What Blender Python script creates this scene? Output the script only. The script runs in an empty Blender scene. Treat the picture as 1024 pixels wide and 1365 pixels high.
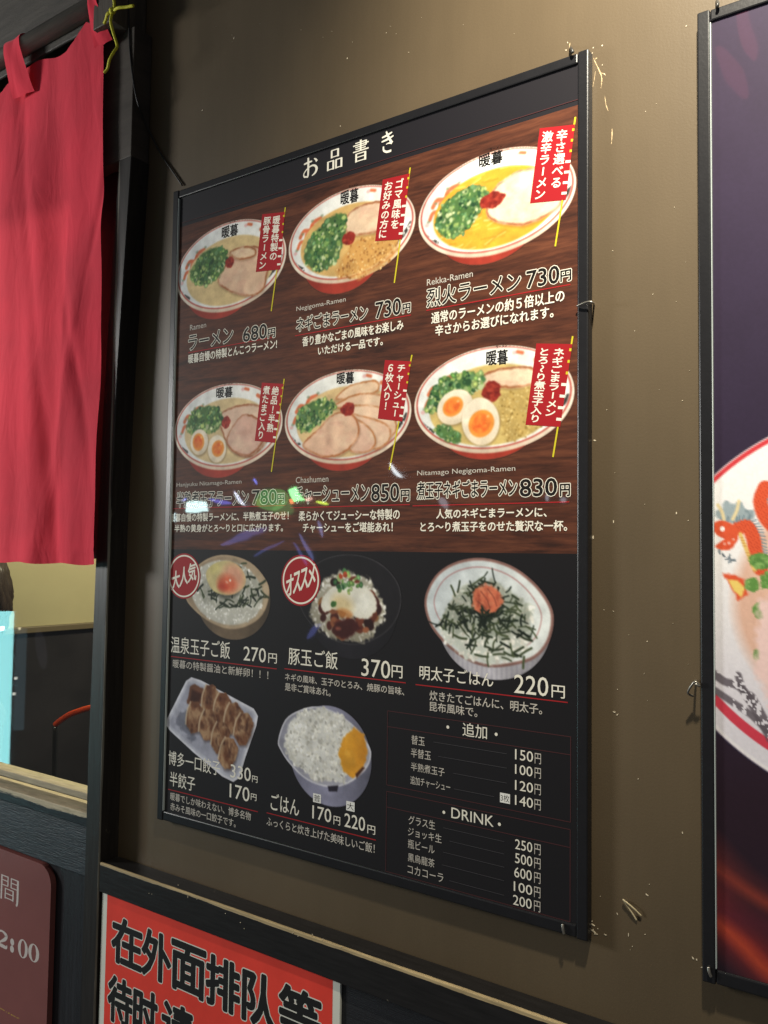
import bpy, bmesh, math, random
import numpy as np
from mathutils import Vector, Matrix

S = bpy.context.scene
COL = S.collection
random.seed(7)

# ------------------------------------------------------------------ camera
cam_d = bpy.data.cameras.new('camera')
cam = bpy.data.objects.new('camera', cam_d)
COL.objects.link(cam)
cam.matrix_world = Matrix(((0.82141327, 0.01753524, 0.57006382, 0.60687264), (0.57017977, -0.04845006, -0.82009001, -0.78038413), (0.01323915, 0.99867167, -0.04979576, -0.07110758), (0, 0, 0, 1)))
cam_d.sensor_fit = 'VERTICAL'
cam_d.sensor_height = 36.0
cam_d.lens = 36.0 * 1120.0 / 1365.0
cam_d.clip_start = 0.02
cam_d.clip_end = 60.0
S.camera = cam

# ------------------------------------------------------------------ world, exposure
W = bpy.data.worlds.new('World')
S.world = W
W.use_nodes = True
bg = W.node_tree.nodes['Background']
bg.inputs[0].default_value = (0.92, 0.95, 1.0, 1)
bg.inputs[1].default_value = 0.08
S.view_settings.view_transform = 'Standard'
S.view_settings.look = 'None'
S.view_settings.gamma = 1.0
S.view_settings.exposure = 0.0
S.view_settings.use_curve_mapping = False

# ------------------------------------------------------------------ lamps
def aim(o, target):
    d = Vector(target) - o.location
    o.rotation_euler = d.to_track_quat('-Z', 'Y').to_euler()

def spot(name, loc, target, power, color, half, blend, radius):
    l = bpy.data.lights.new(name, 'SPOT')
    l.energy = power; l.color = color; l.spot_size = math.radians(2 * half)
    l.spot_blend = blend; l.shadow_soft_size = radius
    o = bpy.data.objects.new(name, l); COL.objects.link(o); o.location = loc
    aim(o, target)
    return o

def area(name, loc, target, radiance, color, sx, sy, shape='RECTANGLE', roll=0.0):
    l = bpy.data.lights.new(name, 'AREA')
    l.shape = shape; l.size = sx; l.size_y = sy
    k = math.pi / 4 if shape == 'ELLIPSE' else 1.0
    l.energy = radiance * math.pi * sx * sy * k
    l.color = color
    o = bpy.data.objects.new(name, l); COL.objects.link(o); o.location = loc
    d = (Vector(target) - o.location)
    o.rotation_euler = (d.to_track_quat('-Z', 'Y') @ Matrix.Rotation(roll, 3, 'Z').to_quaternion()).to_euler()
    return o

# warm downlight over the wall, cooler street lamp from the front left, lamp inside the shop
spot('downlight', (0.57, -0.50, 0.92), (0.50, 0.0, 0.50), 126.0, (1.0, 0.92, 0.75), 45, 1.0, 0.03)
front = bpy.data.lights.new('street_lamp', 'POINT')
front.energy = 225.0; front.color = (1.0, 0.99, 0.96); front.shadow_soft_size = 0.32
fo = bpy.data.objects.new('street_lamp', front); COL.objects.link(fo); fo.location = (-2.78, -1.5, 0.43)
inner = bpy.data.lights.new('shop_lamp', 'POINT')
inner.energy = 105.0; inner.color = (1.0, 0.90, 0.62); inner.shadow_soft_size = 0.1
io_ = bpy.data.objects.new('shop_lamp', inner); COL.objects.link(io_); io_.location = (-0.75, 0.95, 0.75)
# neon and display lights across the street, seen as reflections in the print and the window
NEON = [((-2.9411, -1.2932, -0.7466), (-0.7367, 0.02, -0.3269), 11.0, (0.38, 0.98, 1.0), 0.1233, 0.7958, 'RECTANGLE', 0.000),
    ((-2.8504, -1.348, -0.6453), (-0.6693, 0.02, -0.2831), 0.55, (0.4, 0.7, 0.85), 0.0442, 0.4416, 'RECTANGLE', 0.000),
    ((-2.8698, -1.3383, -0.6428), (-0.6822, 0.02, -0.2831), 9, (1, 0.95, 0.8), 0.0111, 0.0111, 'RECTANGLE', 0.000),
    ((-2.8684, -1.3329, -0.7111), (-0.6849, 0.02, -0.309), 9, (1, 0.95, 0.8), 0.0111, 0.0111, 'RECTANGLE', 0.000),
    ((-2.8742, -1.3509, -0.4256), (-0.6764, 0.02, -0.2018), 8, (1, 0.9, 0.6), 0.0110, 0.0110, 'RECTANGLE', 0.000),
    ((-2.9477, -1.3131, -0.4277), (-0.7266, 0.02, -0.2049), 20, (1, 0.95, 0.8), 0.0186, 0.0186, 'RECTANGLE', 0.000),
    ((-2.7756, -1.3971, -0.5119), (-0.614, 0.02, -0.2302), 0.16, (0.6, 0.6, 0.75), 0.0436, 0.1816, 'ELLIPSE', 0.175),
    ((-1.8526, -1.9157, 0.1665), (-0.1062, 0.003, -0.0022), 4.16, (0.25, 0.9, 0.2), 0.1438, 0.0850, 'ELLIPSE', 0.175),
    ((-1.8206, -1.9342, 0.1246), (-0.0921, 0.003, -0.0148), 2.6, (0.25, 0.9, 0.25), 0.1108, 0.0652, 'ELLIPSE', 0.000),
    ((-1.9118, -1.8855, 0.1499), (-0.1316, 0.003, -0.0063), 2.6, (0.5, 0.6, 0.1), 0.0526, 0.0328, 'ELLIPSE', 0.000),
    ((-1.7609, -1.9617, 0.1895), (-0.0681, 0.003, 0.0032), 36.4, (0.3, 1, 0.35), 0.0357, 0.0617, 'RECTANGLE', 0.436),
    ((-1.9853, -1.8455, 0.169), (-0.1647, 0.003, 0.0003), 23.4, (0.75, 0.8, 1.0), 0.0925, 0.0198, 'ELLIPSE', -0.698),
    ((-1.9222, -1.8752, 0.2375), (-0.1375, 0.003, 0.0197), 23.4, (0.2, 0.25, 1), 0.0329, 0.0099, 'ELLIPSE', -0.838),
    ((-2.1538, -1.7559, 0.122), (-0.2438, 0.003, -0.0116), 23.4, (0.7, 1.0, 1.0), 0.0570, 0.0369, 'RECTANGLE', 0.000),
    ((-1.661, -2.0129, 0.1641), (-0.0278, 0.003, -0.0053), 23.4, (0.7, 1, 0.1), 0.0580, 0.0129, 'ELLIPSE', -0.087),
    ((-1.7198, -1.9831, 0.1767), (-0.0513, 0.003, -0.001), 20.8, (0.9, 0.5, 0.4), 0.0324, 0.0129, 'RECTANGLE', 0.524),
    ((-1.7761, -1.9556, 0.1571), (-0.0739, 0.003, -0.0059), 26.0, (1, 0.3, 0.1), 0.0162, 0.0260, 'RECTANGLE', 0.349),
    ((-1.8326, -1.9292, 0.0954), (-0.0969, 0.003, -0.0231), 3.12, (0.9, 0.15, 0.08), 0.0979, 0.0326, 'ELLIPSE', 0.000),
    ((-1.9765, -1.8557, -0.0067), (-0.1591, 0.003, -0.052), 3.38, (0.25, 0.3, 1.0), 0.2178, 0.0231, 'ELLIPSE', 0.384),
    ((-1.8788, -1.9079, -0.0508), (-0.1159, 0.003, -0.0652), 2.6, (0.25, 0.3, 1.0), 0.1309, 0.0164, 'ELLIPSE', 0.436),
    ((-1.726, -1.9865, -0.0391), (-0.0522, 0.003, -0.0621), 5.2, (0.35, 0.4, 1), 0.0162, 0.1424, 'ELLIPSE', 0.436),
    ((-1.6735, -2.0114, 0.0387), (-0.0316, 0.003, -0.0404), 7.28, (0.45, 0.5, 1), 0.0129, 0.0838, 'ELLIPSE', 0.314),
    ((-1.7549, -1.972, -0.0749), (-0.0639, 0.003, -0.0722), 3.38, (0.25, 0.3, 1.0), 0.0162, 0.1167, 'ELLIPSE', 0.698),
    ((-2.074, -1.7986, 0.1488), (-0.2056, 0.003, -0.0045), 10.4, (0.2, 0.2, 1), 0.0866, 0.0100, 'ELLIPSE', -0.087),
    ((-2.198, -1.7303, 0.1544), (-0.2662, 0.003, -0.0009), 15.6, (0.2, 0.25, 1), 0.0303, 0.0101, 'ELLIPSE', 0.000),
    ((-1.3753, -2.1387, 0.2816), (0.076, 0.003, 0.0233), 26.0, (0.85, 0.95, 1.0), 0.0159, 0.0824, 'ELLIPSE', 0.524),
    ((-2.2485, -1.7052, 0.0752), (-0.2909, 0.003, -0.0251), 13.0, (0.7, 0.95, 1), 0.0135, 0.0406, 'RECTANGLE', 0.000),
    ((-1.1843, -2.228, 0.1426), (0.1414, 0.003, -0.0156), 5.72, (0.8, 0.85, 1), 0.0314, 0.0282, 'ELLIPSE', 0.000),
    ((-0.7702, -2.3759, 0.1504), (0.2657, 0.003, -0.0162), 6.76, (0.8, 0.85, 1), 0.0185, 0.0370, 'ELLIPSE', 0.000),
    ((-0.7078, -2.3951, 0.147), (0.2832, 0.003, -0.0174), 6.76, (0.8, 0.85, 1), 0.0185, 0.0216, 'ELLIPSE', 0.000),
    ((-1.6631, -2.0056, -0.4076), (-0.03, 0.003, -0.1655), 3.12, (0.25, 0.3, 1.0), 0.0774, 0.0194, 'ELLIPSE', 0.698),
    ((0.0204, -2.1855, 1.7427), (0.4523, 0.003, 0.407), 1.82, (1.0, 0.16, 0.26), 0.0410, 0.2522, 'ELLIPSE', 0.157),
    ((-0.0402, -2.2265, 1.6169), (0.4386, 0.003, 0.3678), 1.43, (1.0, 0.16, 0.26), 0.0471, 0.2196, 'ELLIPSE', 0.419)]
for i, (loc, tgt, rad, colr, sx, sy, shape, roll) in enumerate(NEON):
    area('neon_light', loc, tgt, rad, colr, sx, sy, shape, roll)

# ------------------------------------------------------------------ helpers
def lin(c):
    return tuple(((x / 255.0) / 12.92 if x <= 10.31 else ((x / 255.0 + 0.055) / 1.055) ** 2.4) for x in c)

def tag(o, label=None, cat=None, group=None, kind=None):
    if label: o['label'] = label
    if cat: o['category'] = cat
    if group: o['group'] = group
    if kind: o['kind'] = kind
    return o

def empty(name, loc, label, cat, group=None):
    o = bpy.data.objects.new(name, None); COL.objects.link(o)
    o.location = loc; o.empty_display_size = 0.02
    return tag(o, label, cat, group)

def link(name, me, mats=(), parent=None):
    o = bpy.data.objects.new(name, me); COL.objects.link(o)
    for m in mats: me.materials.append(m)
    if parent is not None:
        o.parent = parent
        bpy.context.view_layer.update()
        o.matrix_parent_inverse = parent.matrix_world.inverted()
    return o

def mat(name, color, rough=0.6, spec=0.5, coat=0.0, coat_rough=0.05, bump=0.0, bscale=60.0, var=0.0, vscale=8.0, stretch=(1, 1, 1), metal=0.0, sheen=0.0):
    m = bpy.data.materials.new(name); m.use_nodes = True
    nt = m.node_tree; b = nt.nodes['Principled BSDF']
    b.inputs['Base Color'].default_value = (*color, 1)
    b.inputs['Roughness'].default_value = rough
    b.inputs['Specular IOR Level'].default_value = spec
    b.inputs['Metallic'].default_value = metal
    b.inputs['Coat Weight'].default_value = coat
    b.inputs['Coat Roughness'].default_value = coat_rough
    if sheen: b.inputs['Sheen Weight'].default_value = sheen
    geo = nt.nodes.new('ShaderNodeNewGeometry')
    mp = nt.nodes.new('ShaderNodeMapping'); mp.inputs['Scale'].default_value = stretch
    nt.links.new(geo.outputs['Position'], mp.inputs['Vector'])
    if var:
        n = nt.nodes.new('ShaderNodeTexNoise'); n.inputs['Scale'].default_value = vscale
        n.inputs['Detail'].default_value = 6.0; n.inputs['Roughness'].default_value = 0.62
        nt.links.new(mp.outputs[0], n.inputs['Vector'])
        r = nt.nodes.new('ShaderNodeMapRange')
        r.inputs['From Min'].default_value = 0.28; r.inputs['From Max'].default_value = 0.72
        r.inputs['To Min'].default_value = 1 - var; r.inputs['To Max'].default_value = 1 + var
        nt.links.new(n.outputs['Fac'], r.inputs['Value'])
        mx = nt.nodes.new('ShaderNodeVectorMath'); mx.operation = 'SCALE'
        mx.inputs[0].default_value = color
        nt.links.new(r.outputs[0], mx.inputs['Scale'])
        nt.links.new(mx.outputs[0], b.inputs['Base Color'])
    if bump:
        n2 = nt.nodes.new('ShaderNodeTexNoise'); n2.inputs['Scale'].default_value = bscale
        n2.inputs['Detail'].default_value = 5.0
        nt.links.new(mp.outputs[0], n2.inputs['Vector'])
        bp = nt.nodes.new('ShaderNodeBump'); bp.inputs['Strength'].default_value = bump
        bp.inputs['Distance'].default_value = 0.002
        nt.links.new(n2.outputs['Fac'], bp.inputs['Height'])
        nt.links.new(bp.outputs[0], b.inputs['Normal'])
    return m

def add_coat(m, weight=1.0):
    """laminated print: glossy clear film with a very slight ripple"""
    nt = m.node_tree; b = nt.nodes['Principled BSDF']
    b.inputs['Coat Weight'].default_value = weight
    b.inputs['Coat Roughness'].default_value = 0.028
    b.inputs['Coat IOR'].default_value = 1.45
    b.inputs['Specular IOR Level'].default_value = 0.15
    geo = nt.nodes.new('ShaderNodeNewGeometry')
    n = nt.nodes.new('ShaderNodeTexNoise'); n.inputs['Scale'].default_value = 7.0; n.inputs['Detail'].default_value = 2.0
    nt.links.new(geo.outputs['Position'], n.inputs['Vector'])
    bp = nt.nodes.new('ShaderNodeBump'); bp.inputs['Strength'].default_value = 0.22; bp.inputs['Distance'].default_value = 0.004
    nt.links.new(n.outputs['Fac'], bp.inputs['Height'])
    nt.links.new(bp.outputs[0], b.inputs['Coat Normal'])
    return m

def ink(name, rgb, k=0.9):
    return add_coat(mat(name, tuple(k * x for x in lin(rgb)), 0.6, 0.2))

def box_bm(bm, x0, x1, y0, y1, z0, z1, bev=0.0, seg=2):
    r = bmesh.ops.create_cube(bm, size=1.0)
    vs = r['verts']
    for v in vs:
        v.co = Vector(((x0 + x1) / 2 + v.co.x * (x1 - x0), (y0 + y1) / 2 + v.co.y * (y1 - y0), (z0 + z1) / 2 + v.co.z * (z1 - z0)))
    if bev:
        es = set(e for v in vs for e in v.link_edges)
        bmesh.ops.bevel(bm, geom=list(es), offset=bev, segments=seg, affect='EDGES', profile=0.5)

def obj_bm(name, bm, mats, parent=None, smooth=False):
    me = bpy.data.meshes.new(name); bm.to_mesh(me); bm.free()
    if smooth:
        for p in me.polygons: p.use_smooth = True
    return link(name, me, mats if isinstance(mats, (list, tuple)) else [mats], parent)

def box(name, x0, x1, y0, y1, z0, z1, m, parent=None, bev=0.001):
    bm = bmesh.new(); box_bm(bm, x0, x1, y0, y1, z0, z1, bev)
    return obj_bm(name, bm, m, parent)

def tube_bm(bm, pts, rad, seg=10):
    pts = [Vector(p) for p in pts]
    rads = rad if isinstance(rad, (list, tuple)) else [rad] * len(pts)
    rings = []
    for i, p in enumerate(pts):
        t = (pts[min(i + 1, len(pts) - 1)] - pts[max(i - 1, 0)]).normalized()
        a = t.orthogonal().normalized() if i == 0 else (prev - prev.dot(t) * t).normalized()
        prev = a
        b = t.cross(a)
        rings.append([bm.verts.new(p + rads[i] * (math.cos(2 * math.pi * k / seg) * a + math.sin(2 * math.pi * k / seg) * b)) for k in range(seg)])
    for r0, r1 in zip(rings, rings[1:]):
        for k in range(seg):
            bm.faces.new((r0[k], r0[(k + 1) % seg], r1[(k + 1) % seg], r1[k]))
    bm.faces.new(rings[0][::-1]); bm.faces.new(rings[-1])

def smooth_path(pts, n=6):
    pts = [Vector(p) for p in pts]; out = []
    for i in range(len(pts) - 1):
        p0 = pts[max(i - 1, 0)]; p1 = pts[i]; p2 = pts[i + 1]; p3 = pts[min(i + 2, len(pts) - 1)]
        for k in range(n):
            t = k / n
            out.append(0.5 * ((2 * p1) + (p2 - p0) * t + (2 * p0 - 5 * p1 + 4 * p2 - p3) * t * t + (3 * p1 - p0 - 3 * p2 + p3) * t ** 3))
    out.append(pts[-1])
    return out

def tube(name, pts, rad, m, parent=None, seg=10, n=6):
    bm = bmesh.new(); tube_bm(bm, smooth_path(pts, n), rad, seg)
    return obj_bm(name, bm, m, parent, True)

# -- flat lettering ---------------------------------------------------------
# Board is a sheet coordinate system: u mm to the right, v mm down, d mm towards the viewer.
class Sheet:
    def __init__(s, x0, z0, y): s.x0, s.z0, s.y = x0, z0, y
    def w(s, u, v, d=0.0): return (s.x0 + u / 1000, s.y - d / 1000, s.z0 - v / 1000)

_fc = {}
def glyphs(text, off=0.0, vertical=False):
    """mesh data (verts 2D, faces) of a line of text, normalised to its bounding box"""
    key = (text, off)
    if key in _fc: return _fc[key]
    c = bpy.data.curves.new('line', 'FONT'); c.body = text; c.resolution_u = 3; c.offset = off; c.fill_mode = 'FRONT'
    o = bpy.data.objects.new('line', c); COL.objects.link(o)
    bpy.context.view_layer.update()
    dg = bpy.context.evaluated_depsgraph_get()
    me = bpy.data.meshes.new_from_object(o.evaluated_get(dg))
    v = np.array([x.co[:2] for x in me.vertices], float)
    f = [tuple(p.vertices) for p in me.polygons]
    bpy.data.objects.remove(o); bpy.data.curves.remove(c); bpy.data.meshes.remove(me)
    _fc[key] = (v, f)
    return _fc[key]

class Print:
    """collects flat shapes on a sheet; every shape sits a hair above the last"""
    def __init__(s, sheet, d0, dd=0.012): s.sh, s.d, s.dd = sheet, d0, dd; s.V, s.F, s.M = [], [], []; s.mats = []
    def _m(s, m):
        if m not in s.mats: s.mats.append(m)
        return s.mats.index(m)
    def add(s, v2, faces, m, layer=None):
        base = len(s.V); d = s.d if layer is None else layer
        s.V += [s.sh.w(u, v, d) for u, v in v2]
        k = s._m(m)
        for f in faces: s.F.append(tuple(base + i for i in f)); s.M.append(k)
        if layer is None: s.d += s.dd
    def poly(s, pts, m): s.add(pts, [tuple(range(len(pts)))], m)
    def rect(s, u0, v0, u1, v1, m): s.poly([(u0, v0), (u1, v0), (u1, v1), (u0, v1)], m)
    def line(s, a, b, w, m):
        dx, dy = b[0] - a[0], b[1] - a[1]; L = math.hypot(dx, dy) or 1; nx, ny = -dy / L * w / 2, dx / L * w / 2
        s.poly([(a[0] + nx, a[1] + ny), (b[0] + nx, b[1] + ny), (b[0] - nx, b[1] - ny), (a[0] - nx, a[1] - ny)], m)
    def ribbon(s, pts, ws, m):
        P = smooth_path([(p[0], p[1], 0) for p in pts], 5); n = len(P)
        wi = np.interp(np.linspace(0, len(ws) - 1, n), range(len(ws)), ws)
        L, R = [], []
        for i, p in enumerate(P):
            t = (P[min(i + 1, n - 1)] - P[max(i - 1, 0)]); t = t.normalized() if t.length else Vector((1, 0, 0))
            nrm = Vector((-t.y, t.x, 0)) * wi[i] / 2
            L.append((p.x + nrm.x, p.y + nrm.y)); R.append((p.x - nrm.x, p.y - nrm.y))
        s.add(L + R, [(i, i + 1, n + i + 1, n + i) for i in range(n - 1)], m)
    def ring(s, c, r1, r2, m, n=56):
        a = [(c[0] + r1[0] * math.cos(2 * math.pi * i / n), c[1] + r1[1] * math.sin(2 * math.pi * i / n)) for i in range(n)]
        b = [(c[0] + r2[0] * math.cos(2 * math.pi * i / n), c[1] + r2[1] * math.sin(2 * math.pi * i / n)) for i in range(n)]
        s.add(a + b, [(i, (i + 1) % n, n + (i + 1) % n, n + i) for i in range(n)], m)
    def text(s, t, L, R, T, m, off=0.0, back=None, boff=0.9, vb=None):
        """line of text: left-bottom L, right-bottom R, left-top T; BACK draws a thicker outline behind it"""
        vbase = (L[1] + R[1]) / 2 if vb is None else vb
        h = L[1] - T[1]; u0, u1 = L[0], R[0]
        v0, _ = glyphs(t, 0.0)
        lo, hi = v0.min(0), v0.max(0)
        v, f = v0, _
        q = np.empty_like(v)
        q[:, 0] = u0 + (v[:, 0] - lo[0]) / (hi[0] - lo[0]) * (u1 - u0)
        q[:, 1] = vbase - (v[:, 1] - lo[1]) / (hi[1] - lo[1]) * h
        def put(o, mm): s.bold(q, f, mm, o)
        if back is not None: put(boff, back)
        put(off, m)
    def bold(s, q, f, m, r, n=None):
        """glyph outlines Q thickened by R mm: copies shifted round a circle, each a hair above the last"""
        q = np.asarray(q)
        n = n or (1 if r <= 0 else 6 if r < .5 else 12)
        for k in range(n):
            a = 2 * math.pi * k / n
            s.add((q + (np.array((math.cos(a), math.sin(a))) * r if r > 0 else 0)).tolist(), f, m, s.d + .002 * k)
        s.d += s.dd + .002 * n
    def column(s, t, fn, a0, a1, c, wch, m, r=0.22):
        """vertical text: glyph centres from a0 to a1 along the column at c; fn maps (a, c) of the banner to the sheet"""
        n = len(t); stepv = (a1 - a0) / n; sq = min(1.0, stepv / (wch * 1.0))
        for i, ch in enumerate(t):
            v, f = glyphs(ch)
            v = v.copy(); cx, cy = v.min(0) * .5 + v.max(0) * .5
            cy0 = 0.36
            x = (v[:, 0] - cx) * wch; y = (v[:, 1] - (cy0 if ch not in 'ー〜！。' else cy)) * wch
            if ch in 'ー〜': x, y = -y, x * 0.86
            y = y * sq
            ac = a0 + (i + 0.5) * stepv
            q = [fn(ac - yy, c + xx) for xx, yy in zip(x, y)]
            d_ = s.d; s.bold(q, f, m, r); d1 = s.d; s.d = d_
        s.d = d1
    def build(s, name, parent=None):
        me = bpy.data.meshes.new(name); me.from_pydata(s.V, [], s.F); me.update()
        me.polygons.foreach_set('material_index', s.M)
        o = link(name, me, s.mats, parent)
        # face the viewer
        me.calc_loop_triangles()
        bm = bmesh.new(); bm.from_mesh(me)
        for f in bm.faces:
            if f.normal.y > 0: f.normal_flip()
        bm.to_mesh(me); bm.free()
        return o

# -- printed pictures, painted in code as ink colours on a fine grid ------------
_rng = np.random.default_rng(11)
def vnoise(U, V, su, sv, seed=0, octaves=3):
    out = np.zeros_like(U); amp = 1.0; tot = 0
    for o in range(octaves):
        r = np.random.default_rng(seed * 17 + o); tab = r.random((64, 64))
        x = U / su * 2 ** o + 7.3 * o; y = V / sv * 2 ** o + 3.1 * o
        xi = np.floor(x).astype(int); yi = np.floor(y).astype(int); fx = x - xi; fy = y - yi
        fx = fx * fx * (3 - 2 * fx); fy = fy * fy * (3 - 2 * fy)
        g = lambda i, j: tab[i % 64, j % 64]
        out += amp * ((g(xi, yi) * (1 - fx) + g(xi + 1, yi) * fx) * (1 - fy) + (g(xi, yi + 1) * (1 - fx) + g(xi + 1, yi + 1) * fx) * fy)
        tot += amp; amp *= 0.55
    return out / tot

def closed(pts, n=5):
    """smooth closed outline through the points"""
    P = [Vector((p[0], p[1], 0)) for p in pts]; k = len(P); out = []
    for i in range(k):
        p0, p1, p2, p3 = P[i - 1], P[i], P[(i + 1) % k], P[(i + 2) % k]
        for j in range(n):
            t = j / n
            q = 0.5 * ((2 * p1) + (p2 - p0) * t + (2 * p0 - 5 * p1 + 4 * p2 - p3) * t * t + (3 * p1 - p0 - 3 * p2 + p3) * t ** 3)
            out.append((q.x, q.y))
    return out

class Pic:
    def __init__(s, u0, v0, u1, v1, bgc, step=0.8):
        s.us = np.arange(u0, u1 + step, step); s.vs = np.arange(v0, v1 + step, step)
        s.U, s.V = np.meshgrid(s.us, s.vs); s.step = step
        s.C = np.zeros(s.U.shape + (3,)) + np.array(bgc, float); s.A = np.zeros(s.U.shape)
    def n(s, su, sv=None, seed=0, oc=3): return vnoise(s.U, s.V, su, sv or su, seed, oc)
    def put(s, mask, color, solid=True):
        mask = np.clip(mask, 0, 1); c = np.asarray(color, float)
        s.C = s.C * (1 - mask[..., None]) + c * mask[..., None]
        if solid: s.A = np.maximum(s.A, mask)
    def ell(s, c, r, rot=0.0, soft=0.6):
        ca, sa = math.cos(rot), math.sin(rot)
        x = s.U - c[0]; y = s.V - c[1]; X = (x * ca + y * sa) / r[0]; Y = (-x * sa + y * ca) / r[1]
        q = np.sqrt(X * X + Y * Y) + 1e-9
        g = np.sqrt((X / r[0]) ** 2 + (Y / r[1]) ** 2) / q + 1e-9
        return np.clip(0.5 - (q - 1) / g / (2 * soft), 0, 1)
    def sd(s, pts, wob=0.0, seed=0):
        d = np.full(s.U.shape, 1e9); ins = np.zeros(s.U.shape, bool); n = len(pts)
        for i in range(n):
            x0, y0 = pts[i]; x1, y1 = pts[(i + 1) % n]
            ex, ey = x1 - x0, y1 - y0; wx, wy = s.U - x0, s.V - y0
            t = np.clip((wx * ex + wy * ey) / (ex * ex + ey * ey + 1e-9), 0, 1)
            d = np.minimum(d, np.hypot(wx - ex * t, wy - ey * t))
            cnd = ((y0 <= s.V) & (y1 > s.V)) | ((y1 <= s.V) & (y0 > s.V))
            xi = x0 + (s.V - y0) / ((y1 - y0) or 1e-9) * ex
            ins ^= cnd & (s.U < xi)
        d = np.where(ins, -d, d)
        if wob: d = d + wob * (s.n(5, seed=seed) - .5) * 2
        return d
    def poly(s, pts, soft=0.6, wob=0.0, seed=0): return np.clip(0.5 - s.sd(pts, wob, seed) / (2 * soft), 0, 1)
    def curve(s, pts, w, soft=0.5):
        P = [(p.x, p.y) for p in smooth_path([(p[0], p[1], 0) for p in pts], 4)] if len(pts) > 2 else pts
        d = np.full(s.U.shape, 1e9)
        for (x0, y0), (x1, y1) in zip(P, P[1:]):
            ex, ey = x1 - x0, y1 - y0; wx, wy = s.U - x0, s.V - y0
            t = np.clip((wx * ex + wy * ey) / (ex * ex + ey * ey + 1e-9), 0, 1)
            d = np.minimum(d, np.hypot(wx - ex * t, wy - ey * t))
        return np.clip(0.5 - (d - w / 2) / (2 * soft), 0, 1)
    def dabs(s, where, n, rr, cols, seed=1, asp=1.6, soft=0.5, ringed=False, solid=True):
        """N little pieces scattered where the mask WHERE is inside"""
        r = np.random.default_rng(seed); idx = np.argwhere(where > 0.5)
        if not len(idx): return
        for _ in range(n):
            j, i = idx[r.integers(len(idx))]; u, v = s.us[i] + r.random() * .6, s.vs[j] + r.random() * .6
            R = r.uniform(*rr); a = r.random() * 3.14; k = int(R * 2.2 / s.step) + 3
            j0, j1, i0, i1 = max(j - k, 0), j + k + 1, max(i - k, 0), i + k + 1
            U = s.U[j0:j1, i0:i1]; V = s.V[j0:j1, i0:i1]
            x = U - u; y = V - v; X = (x * math.cos(a) + y * math.sin(a)) / R; Y = (-x * math.sin(a) + y * math.cos(a)) / (R / r.uniform(1, asp))
            q = np.hypot(X, Y); m = np.clip(0.5 - (q - 1) * R / (2 * soft), 0, 1)
            c = np.array(cols[r.integers(len(cols))], float) * r.uniform(.88, 1.1)
            if ringed and r.random() < .5: c = c * (0.75 + 0.5 * np.clip(1 - q, 0, 1))[..., None] + np.array((40, 40, 20.)) * np.clip(.6 - q, 0, 1)[..., None]
            s.C[j0:j1, i0:i1] = s.C[j0:j1, i0:i1] * (1 - m[..., None]) + c * m[..., None]
            if solid: s.A[j0:j1, i0:i1] = np.maximum(s.A[j0:j1, i0:i1], m)
    def strips(s, where, n, ln, w, cols, seed=1, soft=0.4):
        r = np.random.default_rng(seed); idx = np.argwhere(where > 0.5)
        for _ in range(n):
            j, i = idx[r.integers(len(idx))]; u, v = s.us[i], s.vs[j]
            a = r.random() * 6.28; L = r.uniform(*ln); b = r.uniform(-.22, .22)
            pts = [(u, v), (u + L * .5 * math.cos(a), v + L * .4 * math.sin(a)), (u + L * math.cos(a + b), v + L * .8 * math.sin(a + b))]
            s.put(s.curve(pts, r.uniform(*w), soft), np.array(cols[r.integers(len(cols))]) * r.uniform(.85, 1.15))
    def mul(s, f): s.C = s.C * f[..., None]
    def blur(s, k=.5):
        """slight softness of a printed photograph, inside the picture only"""
        for ax in (0, 1):
            w = s.A[..., None]; a = s.C * w
            num = a + k * (np.roll(a, 1, ax) + np.roll(a, -1, ax)); den = w + k * (np.roll(w, 1, ax) + np.roll(w, -1, ax))
            s.C = np.where(s.A[..., None] > .98, num / np.maximum(den, 1e-6), s.C)
    def build(s, name, sheet, d, m, parent):
        h, w = s.U.shape
        keep = s.A > 0.03
        fk = keep[:-1, :-1] | keep[1:, :-1] | keep[:-1, 1:] | keep[1:, 1:]
        vid = np.full((h, w), -1)
        need = np.zeros((h, w), bool)
        need[:-1, :-1] |= fk; need[1:, :-1] |= fk; need[:-1, 1:] |= fk; need[1:, 1:] |= fk
        vid[need] = np.arange(need.sum())
        co = np.stack([sheet.x0 + s.U[need] / 1000, np.full(need.sum(), sheet.y - d / 1000), sheet.z0 - s.V[need] / 1000], 1)
        J, I = np.nonzero(fk)
        F = np.stack([vid[J, I], vid[J + 1, I], vid[J + 1, I + 1], vid[J, I + 1]], 1)
        me = bpy.data.meshes.new(name)
        me.vertices.add(len(co)); me.vertices.foreach_set('co', co.ravel())
        me.loops.add(F.size); me.loops.foreach_set('vertex_index', F.ravel())
        me.polygons.add(len(F)); me.polygons.foreach_set('loop_start', np.arange(0, F.size, 4)); me.polygons.foreach_set('loop_total', np.full(len(F), 4))
        me.update(calc_edges=True)
        c = np.clip(s.C[need], 0, 255) / 255.0
        c = np.where(c <= 0.04045, c / 12.92, ((c + 0.055) / 1.055) ** 2.4) * 0.93
        at = me.color_attributes.new('ink', 'FLOAT_COLOR', 'POINT')
        at.data.foreach_set('color', np.concatenate([c, np.ones((len(c), 1))], 1).ravel())
        return link(name, me, [m], parent)

def ink_picture(name):
    m = mat(name, (1, 1, 1), 0.6, 0.2)
    nt = m.node_tree; a = nt.nodes.new('ShaderNodeVertexColor'); a.layer_name = 'ink'
    nt.links.new(a.outputs['Color'], nt.nodes['Principled BSDF'].inputs['Base Color'])
    return add_coat(m)

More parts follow.
